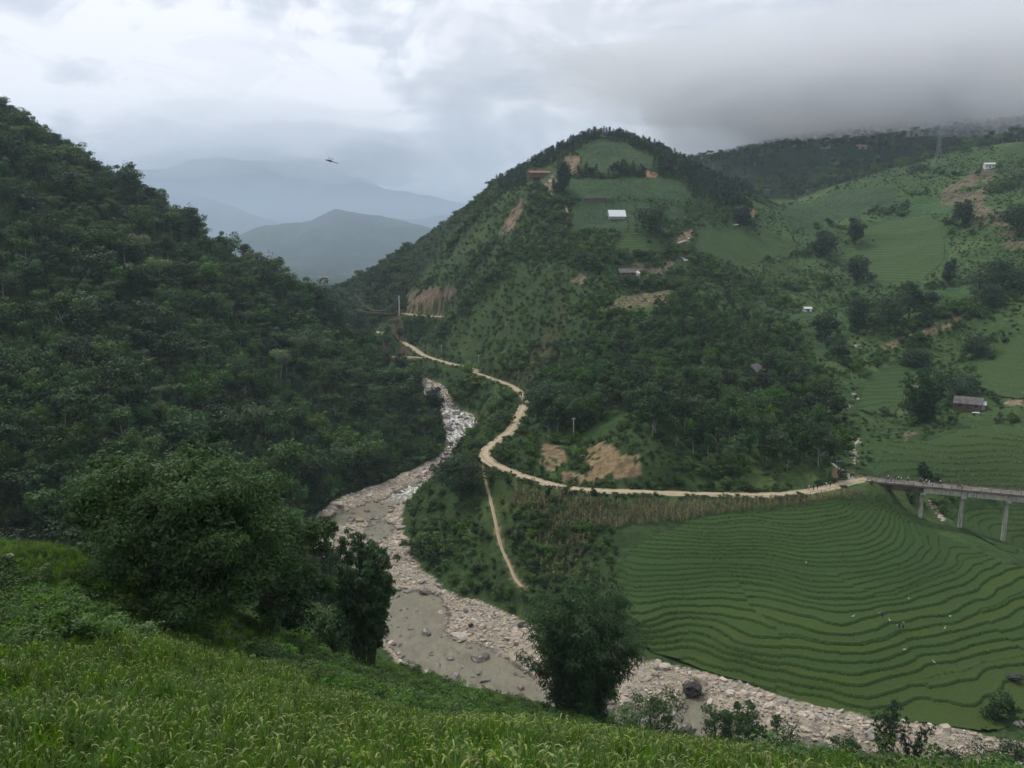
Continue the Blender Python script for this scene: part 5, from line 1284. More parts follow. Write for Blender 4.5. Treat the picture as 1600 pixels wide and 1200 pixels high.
pts_ = []
for line_, wd_, n_ in (([(1334, 728), (1334, 712), (1330, 700), (1340, 690)], 5, 90), ([(1312, 694), (1306, 696)], 5, 30), ([(1340, 627), (1334, 615), (1330, 635), (1320, 640)], 3, 40), ([(1300, 650), (1308, 660)], 3, 20), ([(1332, 544), (1343, 543)], 4, 25), ([(1455, 783), (1462, 795), (1468, 808), (1476, 815)], 4, 90), ([(1582, 1105), (1585, 1122), (1590, 1135)], 8, 60), ([(1130, 1078), (1200, 1105), (1300, 1128)], 6, 120)):
    for i in range(n_):
        t_ = r.random() * (len(line_) - 1); a_ = int(t_); f_ = t_ - a_
        h_ = hit(line_[a_][0] * (1 - f_) + line_[a_ + 1][0] * f_ + r.normal() * wd_ * 0.6, line_[a_][1] * (1 - f_) + line_[a_ + 1][1] * f_ + r.normal() * 1.5, 100)
        if h_: pts_.append(h_)
pts_ = np.array(pts_); n_ = len(pts_); sc_ = np.exp(r.normal(-0.9, 0.4, n_))
stuff('stream_stones', PEB, pts_ + np.array([0, 0, 0.1]), r.integers(0, 6, n_), np.column_stack([r.uniform(-0.4, 0.4, (n_, 2)), r.uniform(0, 6.28, n_)]), np.repeat(sc_[:, None], 3, 1), 'pale stones of the side stream', 'stones')

# ------------------------------------------------------------------ bridge
q = NT('bridge_concrete')
na = q.noise(0.7, 7, 0.75, q.pos(), 0.6); nb = q.noise(5, 4, 0.7, q.pos())
st = q.n('ShaderNodeMapping'); q.l(q.pos(), st.inputs[0]); st.inputs['Scale'].default_value = (2.2, 2.2, 0.25)
nc = q.noise(1.0, 5, 0.7, st.outputs[0])
c = q.mix(q.ramp(na, 0.35, 0.65), (0.54, 0.52, 0.43), (0.38, 0.365, 0.31))
c = q.mix(q.ramp(nc, 0.50, 0.66, 0, 0.85), c, (0.095, 0.085, 0.07))
q.set(c, 0.9, 0.15); q.bump(nb, 0.4, 0.05)
plain('bridge_deck', (0.185, 0.165, 0.138), 0.9, 0.1, var=0.3, scale=0.4)
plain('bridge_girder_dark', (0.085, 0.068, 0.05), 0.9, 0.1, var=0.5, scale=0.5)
plain('rail_metal', (0.10, 0.09, 0.08), 0.7, 0.3)
A_ = np.array(atz(1352, 748.5, -66)); B_ = np.array(atz(1600, 771.5, -66))
dB = (B_ - A_) / np.linalg.norm(B_ - A_); nB = np.array([-dB[1], dB[0], 0.0]); rzB = math.atan2(dB[1], dB[0])
LB = 46.0
while LB < 95 and hz(*(A_ + dB * LB)[:2]) < -67.0: LB += 1.0
bridge = thing('road_bridge', tuple(A_), 'narrow concrete bridge on slender columns crossing the ravine at the right edge', 'bridge', rz=rzB)
BW = 2.6
def bpart(nm, mb, mat, bevel=0.0): return link(nm, mb.mesh(nm, MATS[mat], bevel=bevel), bridge)
bpart('deck', MB().box((LB / 2 - 1, 0, -0.14), (LB + 2, 2 * BW, 0.34)), 'bridge_deck')
def b_u(u):                                                  # how far along the bridge a photo column lies
    lo, hi = -5.0, 60.0
    for _ in range(40):
        m_ = (lo + hi) / 2; p = A_ + dB * m_
        if project(p[0], p[1], p[2])[0] < u: lo = m_
        else: hi = m_
    return lo
piers = [b_u(1442), b_u(1505), b_u(1575)]; sp_ = piers[2] - piers[1]
while piers[-1] + sp_ < LB - 3: piers.append(piers[-1] + sp_)
ends = [0.0] + piers + [LB]
for k_ in range(len(ends) - 1):
    a, b = ends[k_] + 0.06, ends[k_ + 1] - 0.06
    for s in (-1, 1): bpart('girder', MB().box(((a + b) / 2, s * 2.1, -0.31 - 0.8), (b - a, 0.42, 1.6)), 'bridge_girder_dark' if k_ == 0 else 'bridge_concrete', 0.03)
for pz in piers:
    p = A_ + dB * pz; zt = hz(p[0], p[1]) - 66.0 * 0
    top = -1.92; bot = zt - A_[2] - 0.8
    bpart('pier_cap', MB().box((pz, 0, top - 0.3), (1.35, 4.9, 0.6)), 'bridge_concrete', 0.04)
    bpart('pier', MB().box((pz, 0, (top - 0.6 + bot) / 2), (1.0, 1.5, top - 0.6 - bot), taper=0.92), 'bridge_concrete', 0.05)
bpart('abutment', MB().box((-0.9, 0, -1.9), (1.7, 4.9, 3.2)), 'bridge_concrete', 0.04); bpart('abutment', MB().box((LB + 0.9, 0, -1.9), (1.7, 4.9, 3.2)), 'bridge_concrete', 0.04)
for s in (-1, 1):
    bpart('kerb', MB().box((LB / 2, s * (BW - 0.13), 0.12), (LB, 0.24, 0.17)), 'bridge_deck')
    for hgt in (0.55, 0.95): bpart('rail', MB().tube([(0.3, s * (BW - 0.13), hgt), (LB - 0.3, s * (BW - 0.13), hgt)], 0.035, 5), 'rail_metal')
pm = MB().box((0, 0, 0.62), (0.12, 0.12, 0.84)).mesh('railing_post', MATS['rail_metal'])
for s in (-1, 1):
    for t in np.arange(0.4, LB, 2.4): link('railing_post', pm, bridge, loc=(t, s * (BW - 0.13), 0))

# ------------------------------------------------------------------ people
def cloth(name, col): return plain(name, col, 0.9, 0.1, var=0.15, scale=8)
plain('skin', (0.36, 0.22, 0.15), 0.6, 0.3, var=0.1, scale=6); plain('hair', (0.012, 0.010, 0.009), 0.6, 0.3)
CL = {n_: cloth('cloth_' + n_, c_) for n_, c_ in dict(white=(0.72, 0.72, 0.70), black=(0.018, 0.018, 0.022), red=(0.42, 0.06, 0.05), blue=(0.07, 0.12, 0.28), grey=(0.22, 0.22, 0.23), indigo=(0.03, 0.035, 0.08), tan=(0.36, 0.28, 0.19), pink=(0.55, 0.25, 0.22)).items()}
def body_mesh(pose):
    J = {'pel': (0, 0, 0.95, .125), 'wai': (0, 0, 1.08, .115), 'che': (0, 0.0, 1.30, .14), 'nec': (0, 0.01, 1.47, .052), 'hea': (0, 0.02, 1.60, .092), 'top': (0, 0.02, 1.69, .07)}
    sw = dict(stand=0.04, walk=0.24, stoop=0.05)[pose]
    for s, n_ in ((-1, 'l'), (1, 'r')):
        J[n_ + 'hip'] = (s * .09, 0, .90, .088); J[n_ + 'kne'] = (s * .10, s * sw * 0.6, .50, .058); J[n_ + 'ank'] = (s * .10, s * sw - 0.03, .09, .038); J[n_ + 'toe'] = (s * .115, s * sw + 0.13, .035, .032)
        J[n_ + 'sho'] = (s * .185, 0, 1.40, .058); J[n_ + 'elb'] = (s * .235, -s * sw * 0.5 - 0.02, 1.14, .042); J[n_ + 'wri'] = (s * .235, -s * sw * 0.9 + 0.08, .92, .03); J[n_ + 'han'] = (s * .23, -s * sw * 0.9 + 0.11, .83, .03)
    if pose == 'stoop':
        for n_ in J:
            x_, y_, z_, r_ = J[n_]
            if z_ > 0.97 or n_[1:] in ('elb', 'wri', 'han'):
                a = math.radians(62); dz, dy = z_ - 0.95, y_
                J[n_] = (x_, dy * math.cos(a) + dz * math.sin(a), 0.95 + dz * math.cos(a) - dy * math.sin(a), r_)
        for s, n_ in ((-1, 'l'), (1, 'r')):
            q_ = J[n_ + 'sho']; J[n_ + 'elb'] = (q_[0], q_[1] + .05, q_[2] - .26, .042); J[n_ + 'wri'] = (q_[0], q_[1] + .1, q_[2] - .5, .03); J[n_ + 'han'] = (q_[0], q_[1] + .12, q_[2] - .58, .03)
    K = list(J); E = [('pel', 'wai'), ('wai', 'che'), ('che', 'nec'), ('nec', 'hea'), ('hea', 'top')]
    for n_ in 'lr': E += [('pel', n_ + 'hip'), (n_ + 'hip', n_ + 'kne'), (n_ + 'kne', n_ + 'ank'), (n_ + 'ank', n_ + 'toe'), ('che', n_ + 'sho'), (n_ + 'sho', n_ + 'elb'), (n_ + 'elb', n_ + 'wri'), (n_ + 'wri', n_ + 'han')]
    me = bpy.data.meshes.new('body'); me.from_pydata([J[n_][:3] for n_ in K], [(K.index(a), K.index(b)) for a, b in E], [])
    o = bpy.data.objects.new('body_tmp', me); COL.objects.link(o)
    o.modifiers.new('s', 'SKIN')
    for i, n_ in enumerate(K):
        d = me.skin_vertices[0].data[i]; d.radius = (J[n_][3],) * 2; d.use_root = (n_ == 'pel')
    sb_ = o.modifiers.new('d', 'SUBSURF'); sb_.levels = 1; sb_.render_levels = 1
    bpy.context.view_layer.update()
    ev = o.evaluated_get(bpy.context.evaluated_depsgraph_get())
    m2 = bpy.data.meshes.new_from_object(ev); m2.name = 'body'
    bpy.data.objects.remove(o)
    lab = []
    Pj = np.array([J[n_][:3] for n_ in K])
    for v in m2.vertices:
        n_ = K[int(np.argmin(((Pj - np.array(v.co[:])) ** 2).sum(1)))]
        lab.append('hair' if n_ == 'top' else ('skin' if n_ in ('nec', 'hea') or n_[1:] in ('wri', 'han', 'toe') else ('trousers' if n_ == 'pel' or n_[1:] in ('hip', 'kne', 'ank') else 'shirt')))
    m2.materials.clear(); m2.materials.append(MATS['skin'])
    out = {'body': m2}
    for part in ('hair', 'shirt', 'trousers'):
        fs = [tuple(p.vertices) for p in m2.polygons if any(lab[i] == part for i in p.vertices)]
        vs = sorted({i for f in fs for i in f}); mp = {i: k_ for k_, i in enumerate(vs)}
        mm = bpy.data.meshes.new(part); mm.from_pydata([tuple(m2.vertices[i].co + m2.vertices[i].normal * (0.014 if part != 'hair' else 0.02)) for i in vs], [], [tuple(mp[i] for i in f) for f in fs])
        out[part] = mm
    return out
POSE = {k_: body_mesh(k_) for k_ in ('stand', 'walk', 'stoop')}
_pc = {}
def person(p, pose, shirt, trousers, label, rz, group=None, hat=False):
    t = thing('person', p, label, 'person', group, rz, 1.0)
    P_ = POSE[pose]
    for pn in ('body', 'hair', 'shirt', 'trousers'):
        key = (pose, pn, shirt if pn == 'shirt' else trousers)
        if key not in _pc:
            m_ = P_[pn] if pn == 'body' else P_[pn].copy()
            if pn != 'body': m_.materials.append(MATS['hair'] if pn == 'hair' else CL[shirt if pn == 'shirt' else trousers])
            _pc[key] = m_
        link(pn, _pc[key], t)
    if hat:
        if 'hat' not in _pc: _pc['hat'] = MB().tube([(0, 0.03, 1.62), (0, 0.03, 1.80)], [0.23, 0.01], 12).mesh('hat', CL['tan'])
        h_ = link('hat', _pc['hat'], t)
        if pose == 'stoop': h_.location = (0, 0.48, 0.0); h_.rotation_euler = (-0.9, 0, 0); h_.location = (0, -0.55, -0.05)
    return t
def on_bridge(u, off):
    p = A_ + dB * b_u(u) + nB * off; return (p[0], p[1], A_[2] + 0.04)
BP = [(1388, 1.0, 'walk', 'white', 'black', 'person in a white top walking on the bridge, first past its end post'), (1392, -0.8, 'stand', 'grey', 'black', 'person in grey top standing on the bridge near its end'), (1399, 1.2, 'walk', 'black', 'blue', 'dark clothed person walking on the bridge behind the white topped one'),
      (1404, 0.9, 'walk', 'white', 'indigo', 'person in white top and dark trousers in the middle of the bridge group'), (1408, 0.4, 'walk', 'white', 'grey', 'person in white top and grey trousers in the bridge group'), (1419, 1.3, 'stand', 'white', 'black', 'person in white top alone on the bridge between two groups'),
      (1438, 1.2, 'walk', 'grey', 'black', 'grey topped person on the bridge above the first column'), (1441, 0.6, 'walk', 'pink', 'black', 'person in pinkish top on the bridge above the first column'), (1447, 0.2, 'walk', 'white', 'black', 'person in white top walking just past the first column'), (1451, -0.6, 'walk', 'white', 'white', 'person dressed all in white just past the first column'),
      (1470, 1.0, 'walk', 'white', 'indigo', 'lone person in white top between the first and second columns')]
for u, off, pose, sh, tr, lab in BP: person(on_bridge(u, off), pose, sh, tr, lab, rzB - math.pi / 2 + (0 if off > 0 else math.pi))
def on_road(u, v):
    p = atz(u, v, -66.2); d_, z_ = line_near(np.array([p[0]]), np.array([p[1]]), ROAD); return (p[0], p[1], max(float(z_[0]) + 0.12, hz(p[0], p[1])))
RP = [(1264, 766, 'walk', 'white', 'pink', 'person in white top and pinkish skirt leading the group on the dirt road'), (1271, 767, 'stand', 'black', 'black', 'person dressed in black, middle of the trio on the dirt road'), (1277, 766, 'walk', 'black', 'indigo', 'person in dark clothes, last of the trio on the dirt road'), (1291, 762.5, 'walk', 'white', 'grey', 'person in white top walking alone on the dirt road'),
      (1297, 761.5, 'stand', 'grey', 'black', 'dark clothed person close to the lone white topped walker'), (1329, 750, 'stand', 'black', 'black', 'person dressed in black at the road junction by the bridge'), (1333, 748.5, 'walk', 'tan', 'indigo', 'person in tan top at the road junction by the bridge'), (1343, 748, 'walk', 'black', 'grey', 'person in black top where the road meets the bridge')]
for i, (u, v, pose, sh, tr, lab) in enumerate(RP): person(on_road(u, v), pose, sh, tr, lab, 1.2 + i)
def on_far_road(u, v, z_):
    p = atz(u, v, z_); d_, zz_ = line_near(np.array([p[0]]), np.array([p[1]]), ROAD); return (p[0], p[1], float(zz_[0]) + 0.12)
for i, (u, v, z_, sh, lab) in enumerate([(815, 621, -64.2, 'black', 'dark clothed person on the road bend above the river, left of a pair'), (819, 622, -64.2, 'indigo', 'dark clothed person on the road bend above the river, right of a pair'), (768, 592, -64.8, 'white', 'person in white top on the far stretch of road, leading'), (773, 594, -64.8, 'grey', 'person in grey top on the far stretch of road, second'), (777, 596, -64.7, 'white', 'person in white top on the far stretch of road, last')]):
    person(on_far_road(u, v, z_), 'walk', sh, 'black', lab, 0.5 * i)
def in_paddy(u, v):
    p = hit(u, v, 100); return (p[0], p[1], p[2] + 1.45)
for i, (u, v, sh, pose, lab) in enumerate([(1378, 976, 'blue', 'stoop', 'farmer in blue stooping in the paddies, upper one'), (1404, 993, 'indigo', 'stoop', 'farmer in dark indigo stooping in the paddies, left of a pair'), (1410, 994, 'grey', 'stand', 'farmer in grey standing in the paddies, right of a pair')]):
    person(in_paddy(u, v), pose, sh, 'indigo', lab, 1.0 + i, 'farmers in the paddies', hat=True)
# motorbike on the bridge
mbp = on_bridge(1500, -0.4)
bike = thing('motorbike', mbp, 'red motorbike crossing the bridge beyond the second column', 'motorbike', rz=rzB)
def ring(c, R_, r_):
    return MB().tube([(c[0] + R_ * math.cos(t), c[1], c[2] + R_ * math.sin(t)) for t in np.linspace(0, 2 * math.pi, 15)], r_, 6, False)
plain('tyre', (0.02, 0.02, 0.02), 0.9, 0.2); plain('bike_red', (0.45, 0.08, 0.06), 0.4, 0.5); plain('chrome', (0.5, 0.5, 0.5), 0.3, 0.5, 0.8)
for wx in (-0.62, 0.62):
    w_ = link('wheel', ring((wx, 0, 0.29), 0.26, 0.045).mesh('wheel', MATS['tyre'], True), bike)
    link('rim', ring((wx, 0, 0.29), 0.2, 0.02).mesh('rim', MATS['chrome'], True), w_)
link('body', MB().tube([(-0.75, 0, 0.7), (-0.3, 0, 0.62), (0.1, 0, 0.45), (0.42, 0, 0.62), (0.5, 0, 0.95)], [0.08, 0.15, 0.14, 0.12, 0.07], 8).mesh('body', MATS['bike_red'], True), bike)
link('seat', MB().tube([(-0.72, 0, 0.8), (-0.3, 0, 0.79), (0.08, 0, 0.74)], [0.07, 0.13, 0.08], 8).mesh('seat', MATS['tyre'], True), bike)
link('handlebar', MB().tube([(0.4, -0.33, 1.02), (0.5, 0, 1.0), (0.4, 0.33, 1.02)], 0.02, 6).mesh('handlebar', MATS['chrome'], True), bike)
link('fork', MB().tube([(0.5, 0, 1.0), (0.62, 0, 0.29)], 0.035, 6).mesh('fork', MATS['chrome'], True), bike)
link('headlight', MB().tube([(0.54, 0, 0.92), (0.64, 0, 0.9)], [0.09, 0.07], 8).mesh('headlight', MATS['chrome'], True), bike)

# ------------------------------------------------------------------ houses
plain('wall_white', (0.62, 0.62, 0.58), 0.9, 0.1, var=0.2, scale=0.8); plain('wall_wood', (0.14, 0.105, 0.075), 0.9, 0.1, var=0.35, scale=1.5); plain('wall_grey', (0.33, 0.33, 0.31), 0.9, 0.1, var=0.2)
plain('roof_grey', (0.135, 0.125, 0.115), 0.85, 0.2, var=0.3, scale=0.8); plain('roof_white', (0.72, 0.76, 0.74), 0.5, 0.4, var=0.08); plain('roof_red', (0.26, 0.12, 0.085), 0.8, 0.2, var=0.25); plain('roof_dark', (0.06, 0.06, 0.055), 0.85, 0.2)
plain('dark_opening', (0.02, 0.018, 0.016), 0.6, 0.3); plain('tarp', (0.55, 0.56, 0.55), 0.6, 0.3, var=0.15); plain('door_wood', (0.10, 0.07, 0.045), 0.8, 0.2)
def house(name, p, L, Wd, hw, hr, rz, wall, roof, label, cat='house', over=0.5, open_=False, nwin=2):
    t = thing(name, p, label, cat, rz=rz)
    if open_:
        for i in (-1, 0, 1):
            for j in (-1, 1): link('post', MB().box((i * (L / 2 - 0.2), j * (Wd / 2 - 0.2), hw / 2 - 0.5), (0.16, 0.16, hw + 1.0)).mesh('post', MATS['door_wood']), t)
    else:
        w = MB().box((0, 0, hw / 2 - 0.6), (L, Wd, hw + 1.2))
        for s in (-1, 1): w.poly([(s * L / 2, -Wd / 2, hw), (s * L / 2, Wd / 2, hw), (s * L / 2, 0, hw + hr * 0.96)] if s > 0 else [(s * L / 2, Wd / 2, hw), (s * L / 2, -Wd / 2, hw), (s * L / 2, 0, hw + hr * 0.96)])
        link('wall', w.mesh('wall', MATS[wall]), t)
        if hw > 1.8: link('door', MB().box((0, -Wd / 2 - 0.03, 1.0), (1.1, 0.08, 2.0)).mesh('door', MATS['door_wood']), t)
        for i in range(nwin):
            wx = (-1 if i % 2 == 0 else 1) * L * 0.3
            wi = link('window', MB().box((wx, -Wd / 2 - 0.02, 1.45), (1.0, 0.07, 0.9)).mesh('window', MATS['dark_opening']), t)
            link('frame', MB().box((wx, -Wd / 2 - 0.06, 1.93), (1.2, 0.06, 0.1)).box((wx, -Wd / 2 - 0.06, 0.97), (1.2, 0.06, 0.1)).mesh('frame', MATS['door_wood']), wi)
    e_ = over; sl = hr / (Wd / 2)
    for s in (-1, 1):
        y1, z1 = s * (Wd / 2 + e_), hw - e_ * sl
        a = [(-L / 2 - e_, y1, z1), (L / 2 + e_, y1, z1), (L / 2 + e_, s * 0.02, hw + hr), (-L / 2 - e_, s * 0.02, hw + hr)]
        b = [(x_, y_, z_ + 0.12) for x_, y_, z_ in a]
        m = MB()
        m.v = a + b; m.f = [(3, 2, 1, 0), (4, 5, 6, 7), (0, 1, 5, 4), (1, 2, 6, 5), (2, 3, 7, 6), (3, 0, 4, 7)]
        link('roof_slope', m.mesh('roof_slope', MATS[roof]), t)
    return t
def hp(u, v, y0=100): return hit(u, v, y0)
p1 = hp(1512, 640); h1 = house('farmhouse', p1, 9.0, 6.0, 2.5, 2.0, -0.55, 'wall_wood', 'roof_grey', 'old wooden farmhouse with grey gable roof below the dark trees at right')
house('lean_to', hp(1527, 640), 5.0, 4.0, 2.0, 0.9, -0.5, 'wall_grey', 'tarp', 'pale grey lean-to shed attached right of the wooden farmhouse', 'shed', 0.3, nwin=0)
pt_ = hp(1525, 646); tp = MB()
for i in range(5):
    for j in range(4): tp.v.append((i * 0.9 - 1.8, j * 0.6 - 0.9, 0.25 + 0.12 * math.sin(i * 2.1 + j)))
tp.f = [(i * 4 + j, i * 4 + 4 + j, i * 4 + 5 + j, i * 4 + 1 + j) for i in range(4) for j in range(3)]
tag(link('tarpaulin', tp.mesh('tarpaulin', MATS['tarp']), loc=pt_), 'white sheet spread on the ground below the wooden farmhouse', 'tarpaulin')
house('barn', hp(963, 341), 10.5, 8.0, 1.0, 3.9, 0.08, 'wall_grey', 'roof_white', 'barn with bright white metal roof in the green field on the conical hill', 'barn', nwin=0)
house('long_shed', hp(921, 314), 6.5, 3.0, 1.4, 0.9, 0.0, 'wall_wood', 'roof_dark', 'low dark shed on the field edge above the white roofed barn, left one', 'shed', nwin=0)
house('long_shed', hp(939, 313), 6.0, 3.0, 1.4, 0.9, 0.0, 'wall_wood', 'roof_dark', 'low dark shed on the field edge above the white roofed barn, right one', 'shed', nwin=0)
house('long_house', hp(845, 276), 19, 7, 2.6, 1.6, 0.12, 'wall_wood', 'roof_red', 'long red roofed house on the left shoulder of the conical hill')
house('farmhouse', hp(978, 432), 9, 6, 2.3, 1.9, 0.25, 'wall_wood', 'roof_grey', 'grey roofed farmhouse among shrubs below the stepped terraces of the conical hill')
house('hut', hp(990, 433), 5, 4, 2.2, 1.1, 0.3, 'wall_white', 'tarp', 'small white hut right beside the grey roofed farmhouse on the conical hill', 'hut', nwin=1)
house('hut', hp(1545, 263), 7.5, 5, 3.0, 1.1, -0.2, 'wall_white', 'tarp', 'pale hut on the bare ridge at the upper right', 'hut', nwin=2)
house('shed', hp(1261, 487), 4.0, 3.0, 1.9, 0.8, 0.1, 'wall_white', 'tarp', 'tiny white shed on the terraces above the gully trees', 'shed', nwin=1)
house('farmhouse', hp(1176, 588), 8, 6, 2.4, 2.2, 0.9, 'wall_wood', 'roof_grey', 'grey roof poking out of the wood above the dirt road')
house('hut', hp(1290, 232, 800), 9, 6, 2.5, 1.6, 0.2, 'wall_grey', 'roof_grey', 'faint grey hut on the misty mountain, left one', 'hut', nwin=0)
house('hut', hp(1345, 232, 800), 10, 6, 2.5, 1.6, 0.2, 'wall_grey', 'roof_red', 'faint reddish hut on the misty mountain, right one', 'hut', nwin=0)
fp = at(505, 441, 2180)
house('long_house', (fp[0], fp[1], -80), 26, 12, 6, 4, 0.1, 'wall_white', 'roof_red', 'far red roofed building on the valley floor under the blue hills')
house('farmhouse', (at(462, 437, 1900)[0], 1900, -80), 16, 9, 6, 3, 0.4, 'wall_white', 'roof_grey', 'far pale house at the foot of the left ridge')

# concrete tracks seen on the hill
def track(name, px, hw, mat, kind='structure'):
    L_ = [hit(*p, 150) for p in px]
    return road(name, smooth_line([(a[0], a[1], a[2] + 0.12) for a in L_], 4), hw, mat, 0.1)
track('concrete_track', [(1057, 382), (1066, 378), (1076, 372)], 1.5, 'concrete_road')
track('concrete_track', [(1062, 402), (1068, 404), (1074, 409)], 2.2, 'concrete_road')
track('concrete_track', [(1144, 353), (1150, 352), (1157, 350)], 1.5, 'concrete_road')
track('concrete_track', [(929, 399), (934, 393)], 1.2, 'concrete_road')
track('concrete_track', [(557, 508), (563, 510), (568, 516), (570, 522)], 1.6, 'concrete_road')
track('dirt_track', [(860, 282), (858, 298), (872, 312), (885, 325), (884, 340)], 1.0, 'dirt_road')

# ------------------------------------------------------------------ poles, footbridge, pylon
plain('pole_concrete', (0.42, 0.41, 0.38), 0.9, 0.1); plain('pole_wood', (0.10, 0.08, 0.06), 0.9, 0.1); plain('steel', (0.42, 0.43, 0.44), 0.6, 0.4)
def pole(p, H, label, mat='pole_concrete'):
    t = thing('utility_pole', p, label, 'pole')
    link('shaft', MB().tube([(0, 0, -0.4), (0, 0, H)], [0.17, 0.10], 8).mesh('shaft', MATS[mat], True), t)
    link('crossarm', MB().box((0, 0, H - 0.5), (1.5, 0.12, 0.12)).mesh('crossarm', MATS['steel']), t)
    for i in (-0.6, 0, 0.6): link('insulator', MB().tube([(i, 0, H - 0.44), (i, 0, H - 0.24)], 0.05, 6).mesh('insulator', MATS['wall_white']), t)
pole(hp(748, 574), 7.0, 'slim pale pole at the road bend above the rapids'); pole(hp(690, 560), 7.5, 'slim pole beside the straight far stretch of road'); pole(hp(896, 690), 8.0, 'thin pale pole on the grass above the soil cutting')
pole(hp(1309, 740), 4.2, 'short dark post beside the concrete spur at the bridge', 'pole_wood'); pole(hp(1598, 632), 5.0, 'wooden post on the bare yard at the right edge', 'pole_wood')
tp_ = hit(624, 493, 400)
fb = thing('suspension_footbridge', tp_, 'suspension footbridge with a tall white portal tower in the gorge', 'bridge')
far_ = np.array(at(556, 489, tp_[1] + 30)) - np.array(tp_); far_[2] = 0
Hh = 13.0
for s in (-0.9, 0.9): link('tower_leg', MB().box((0, s, Hh / 2 - 0.5), (0.55, 0.45, Hh + 1)).mesh('tower_leg', MATS['wall_white']), fb)
for hgt in (Hh - 0.4, Hh * 0.6): link('cross_beam', MB().box((0, 0, hgt), (0.4, 1.4, 0.4)).mesh('cross_beam', MATS['wall_white']), fb)
dv = far_ / np.linalg.norm(far_); sdv = np.array([-dv[1], dv[0], 0]); Lf = float(np.linalg.norm(far_))
def sag(t, top, low): return top + (low - top) * (1 - (2 * t - 1) ** 2)
link('deck', MB().tube([tuple(dv * Lf * t + np.array([0, 0, sag(t, 0.6, -0.3)])) for t in np.linspace(0, 1, 13)], 0.45, 6).mesh('deck', MATS['wall_wood']), fb)
for s in (-0.9, 0.9):
    link('cable', MB().tube([tuple(dv * Lf * t + sdv * s + np.array([0, 0, sag(t, Hh, 1.3)])) for t in np.linspace(0, 1, 15)], 0.06, 5).mesh('cable', MATS['steel']), fb)
    for t in np.linspace(0.08, 0.92, 12): link('hanger', MB().tube([tuple(dv * Lf * t + sdv * s + np.array([0, 0, sag(t, Hh, 1.3)])), tuple(dv * Lf * t + sdv * s + np.array([0, 0, sag(t, 0.6, -0.3)]))], 0.03, 4).mesh('hanger', MATS['steel']), fb)
pp = hit(1466, 245, 760)
py = thing('pylon', pp, 'faint lattice power pylon on the ridge at the upper right', 'pylon')
Hp = 24.0
for sx in (-1, 1):
    for sy in (-1, 1): link('leg', MB().tube([(sx * 2.2, sy * 2.2, -1), (sx * 0.7, sy * 0.7, Hp * 0.65), (sx * 0.35, sy * 0.35, Hp)], 0.06, 4).mesh('leg', MATS['steel']), py)
br = MB()
for k_ in range(7):
    z0, z1 = k_ * Hp / 8, (k_ + 1) * Hp / 8; w0 = 2.2 - 1.6 * k_ / 7; w1 = 2.2 - 1.6 * (k_ + 1) / 7
    for s in (-1, 1): br.tube([(-w0, s * w0, z0), (w1, s * w1, z1)], 0.03, 4).tube([(w0, s * w0, z0), (-w1, s * w1, z1)], 0.03, 4).tube([(s * w0, -w0, z0), (s * w1, w1, z1)], 0.03, 4)
link('bracing', br.mesh('bracing', MATS['steel']), py)
for hgt, wd in ((Hp * 0.7, 4.2), (Hp * 0.83, 3.6), (Hp * 0.95, 3.0)): link('crossarm', MB().box((0, 0, hgt), (2 * wd, 0.2, 0.15)).mesh('crossarm', MATS['steel']), py)

# ------------------------------------------------------------------ white egrets in the paddies
plain('feather', (0.8, 0.8, 0.77), 0.8, 0.2, var=0.04)
eg = MB().tube([(-0.30, 0, 0.38), (-0.12, 0, 0.42), (0.1, 0, 0.46), (0.2, 0, 0.56), (0.17, 0, 0.70), (0.22, 0, 0.80), (0.30, 0, 0.81)], [0.02, 0.10, 0.11, 0.045, 0.03, 0.035, 0.02], 8).mesh('body', MATS['feather'], True)
lg = MB().tube([(0.02, 0, 0), (0.0, 0, 0.4)], 0.012, 4).mesh('leg', MATS['hair']); bk = MB().tube([(0.3, 0, 0.81), (0.42, 0, 0.79)], [0.015, 0.004], 5).mesh('beak', CL['tan'])
for i, (u, v, lab) in enumerate([(1332, 977, 'white egret alone left of the stooping farmers'), (1389, 982, 'white egret just below the upper stooping farmer'), (1419, 949, 'white egret highest up the paddies above the farmers'), (1483, 977, 'white egret right of the grassy gully in the paddies'), (1475, 995, 'white egret at the lower end of the grassy gully in the paddies'), (1458, 1049, 'white egret lowest in the paddies near a scrubby corner'), (1259, 892, 'white egret alone on the upper left terraces'), (1412, 1030, 'white egret below the farmers on a terrace edge')]):
    p = in_paddy(u, v); t = thing('egret', p, lab, 'egret', rz=i * 1.7, scale=1.15)
    link('body', eg, t); link('beak', bk, t)
    for s in (-0.05, 0.05): link('leg', lg, t, loc=(0, s, 0))

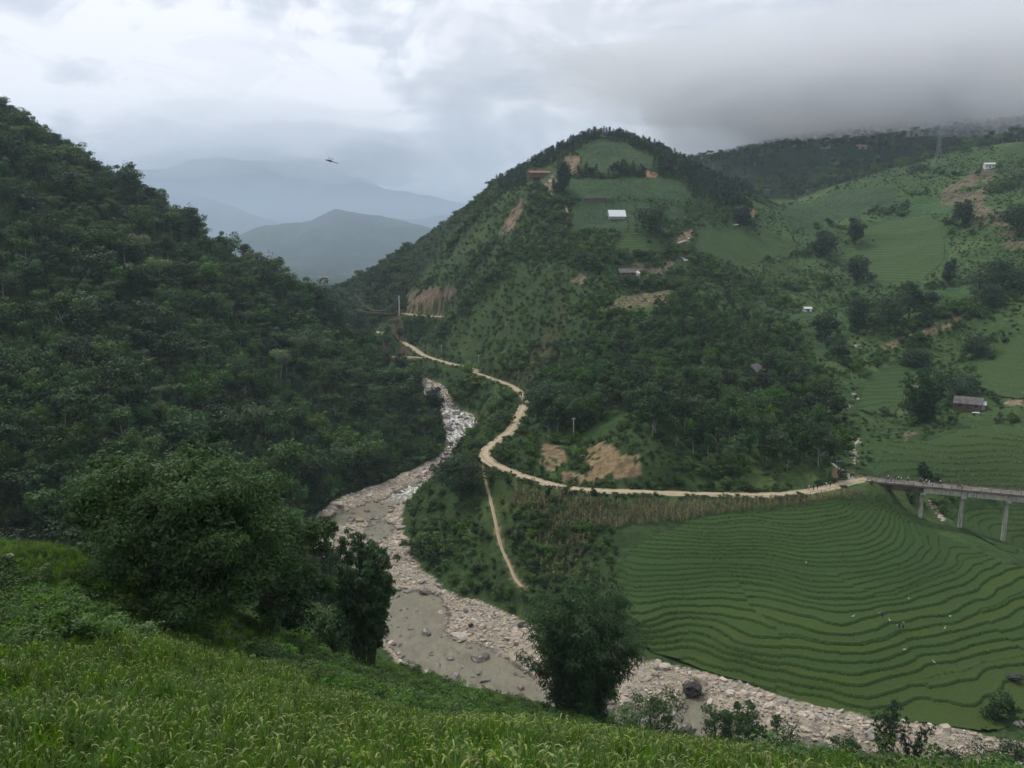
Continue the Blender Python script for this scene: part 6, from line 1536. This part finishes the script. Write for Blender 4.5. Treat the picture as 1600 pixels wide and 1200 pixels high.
# ------------------------------------------------------------------ dragonfly close to the camera
plain('chitin', (0.035, 0.022, 0.02), 0.4, 0.5)
q = NT('wing'); tr_ = q.n('ShaderNodeBsdfTransparent'); mx = q.n('ShaderNodeMixShader'); mx.inputs[0].default_value = 0.16
q.set((0.35, 0.33, 0.3), 0.3, 0.5); q.l(tr_.outputs[0], mx.inputs[1]); q.l(q.b.outputs[0], mx.inputs[2]); q.l(mx.outputs[0], q.o.inputs['Surface'])
dp = at(517, 252, 3.05)
df = thing('dragonfly', dp, 'small dark dragonfly hovering in the air in front of the clouds', 'dragonfly')
df.rotation_euler = (0, math.radians(16), math.radians(8))
link('abdomen', MB().tube([(0.004, 0, 0), (0.012, 0, 0.0006), (0.022, 0, 0), (0.0275, 0, -0.0006)], [0.0015, 0.0012, 0.0011, 0.0007], 8).mesh('abdomen', MATS['chitin'], True), df)
link('thorax', MB().tube([(-0.013, 0, 0), (-0.008, 0, 0.0005), (-0.001, 0, 0.0003), (0.005, 0, 0)], [0.0017, 0.0032, 0.0034, 0.0016], 10).mesh('thorax', MATS['chitin'], True), df)
hd = link('head', MB().tube([(-0.0185, 0, 0), (-0.016, 0, 0), (-0.0135, 0, 0), (-0.0125, 0, 0)], [0.0012, 0.0028, 0.0028, 0.0012], 10).mesh('head', MATS['chitin'], True), df)
for s in (-1, 1): link('eye', MB().tube([(-0.0178, s * 0.0020, 0.0008), (-0.0150, s * 0.0022, 0.0009)], [0.0011, 0.0014], 8).mesh('eye', MATS['chitin'], True), hd)
for x0, sw_ in ((-0.006, -0.004), (0.0, 0.005)):
    for s in (-1, 1):
        w_ = MB(); n_ = 7
        for side in (1, -1):
            for i in range(n_):
                t_ = i / (n_ - 1) if side > 0 else 1 - i / (n_ - 1)
                w_.v.append((x0 + sw_ * t_ + side * 0.0038 * math.sin(0.35 + 2.5 * t_), s * (0.002 + 0.024 * t_), 0.002 + 0.012 * t_))
        w_.f = [tuple(range(2 * n_))]
        link('wing', w_.mesh('wing', MATS['wing']), df)
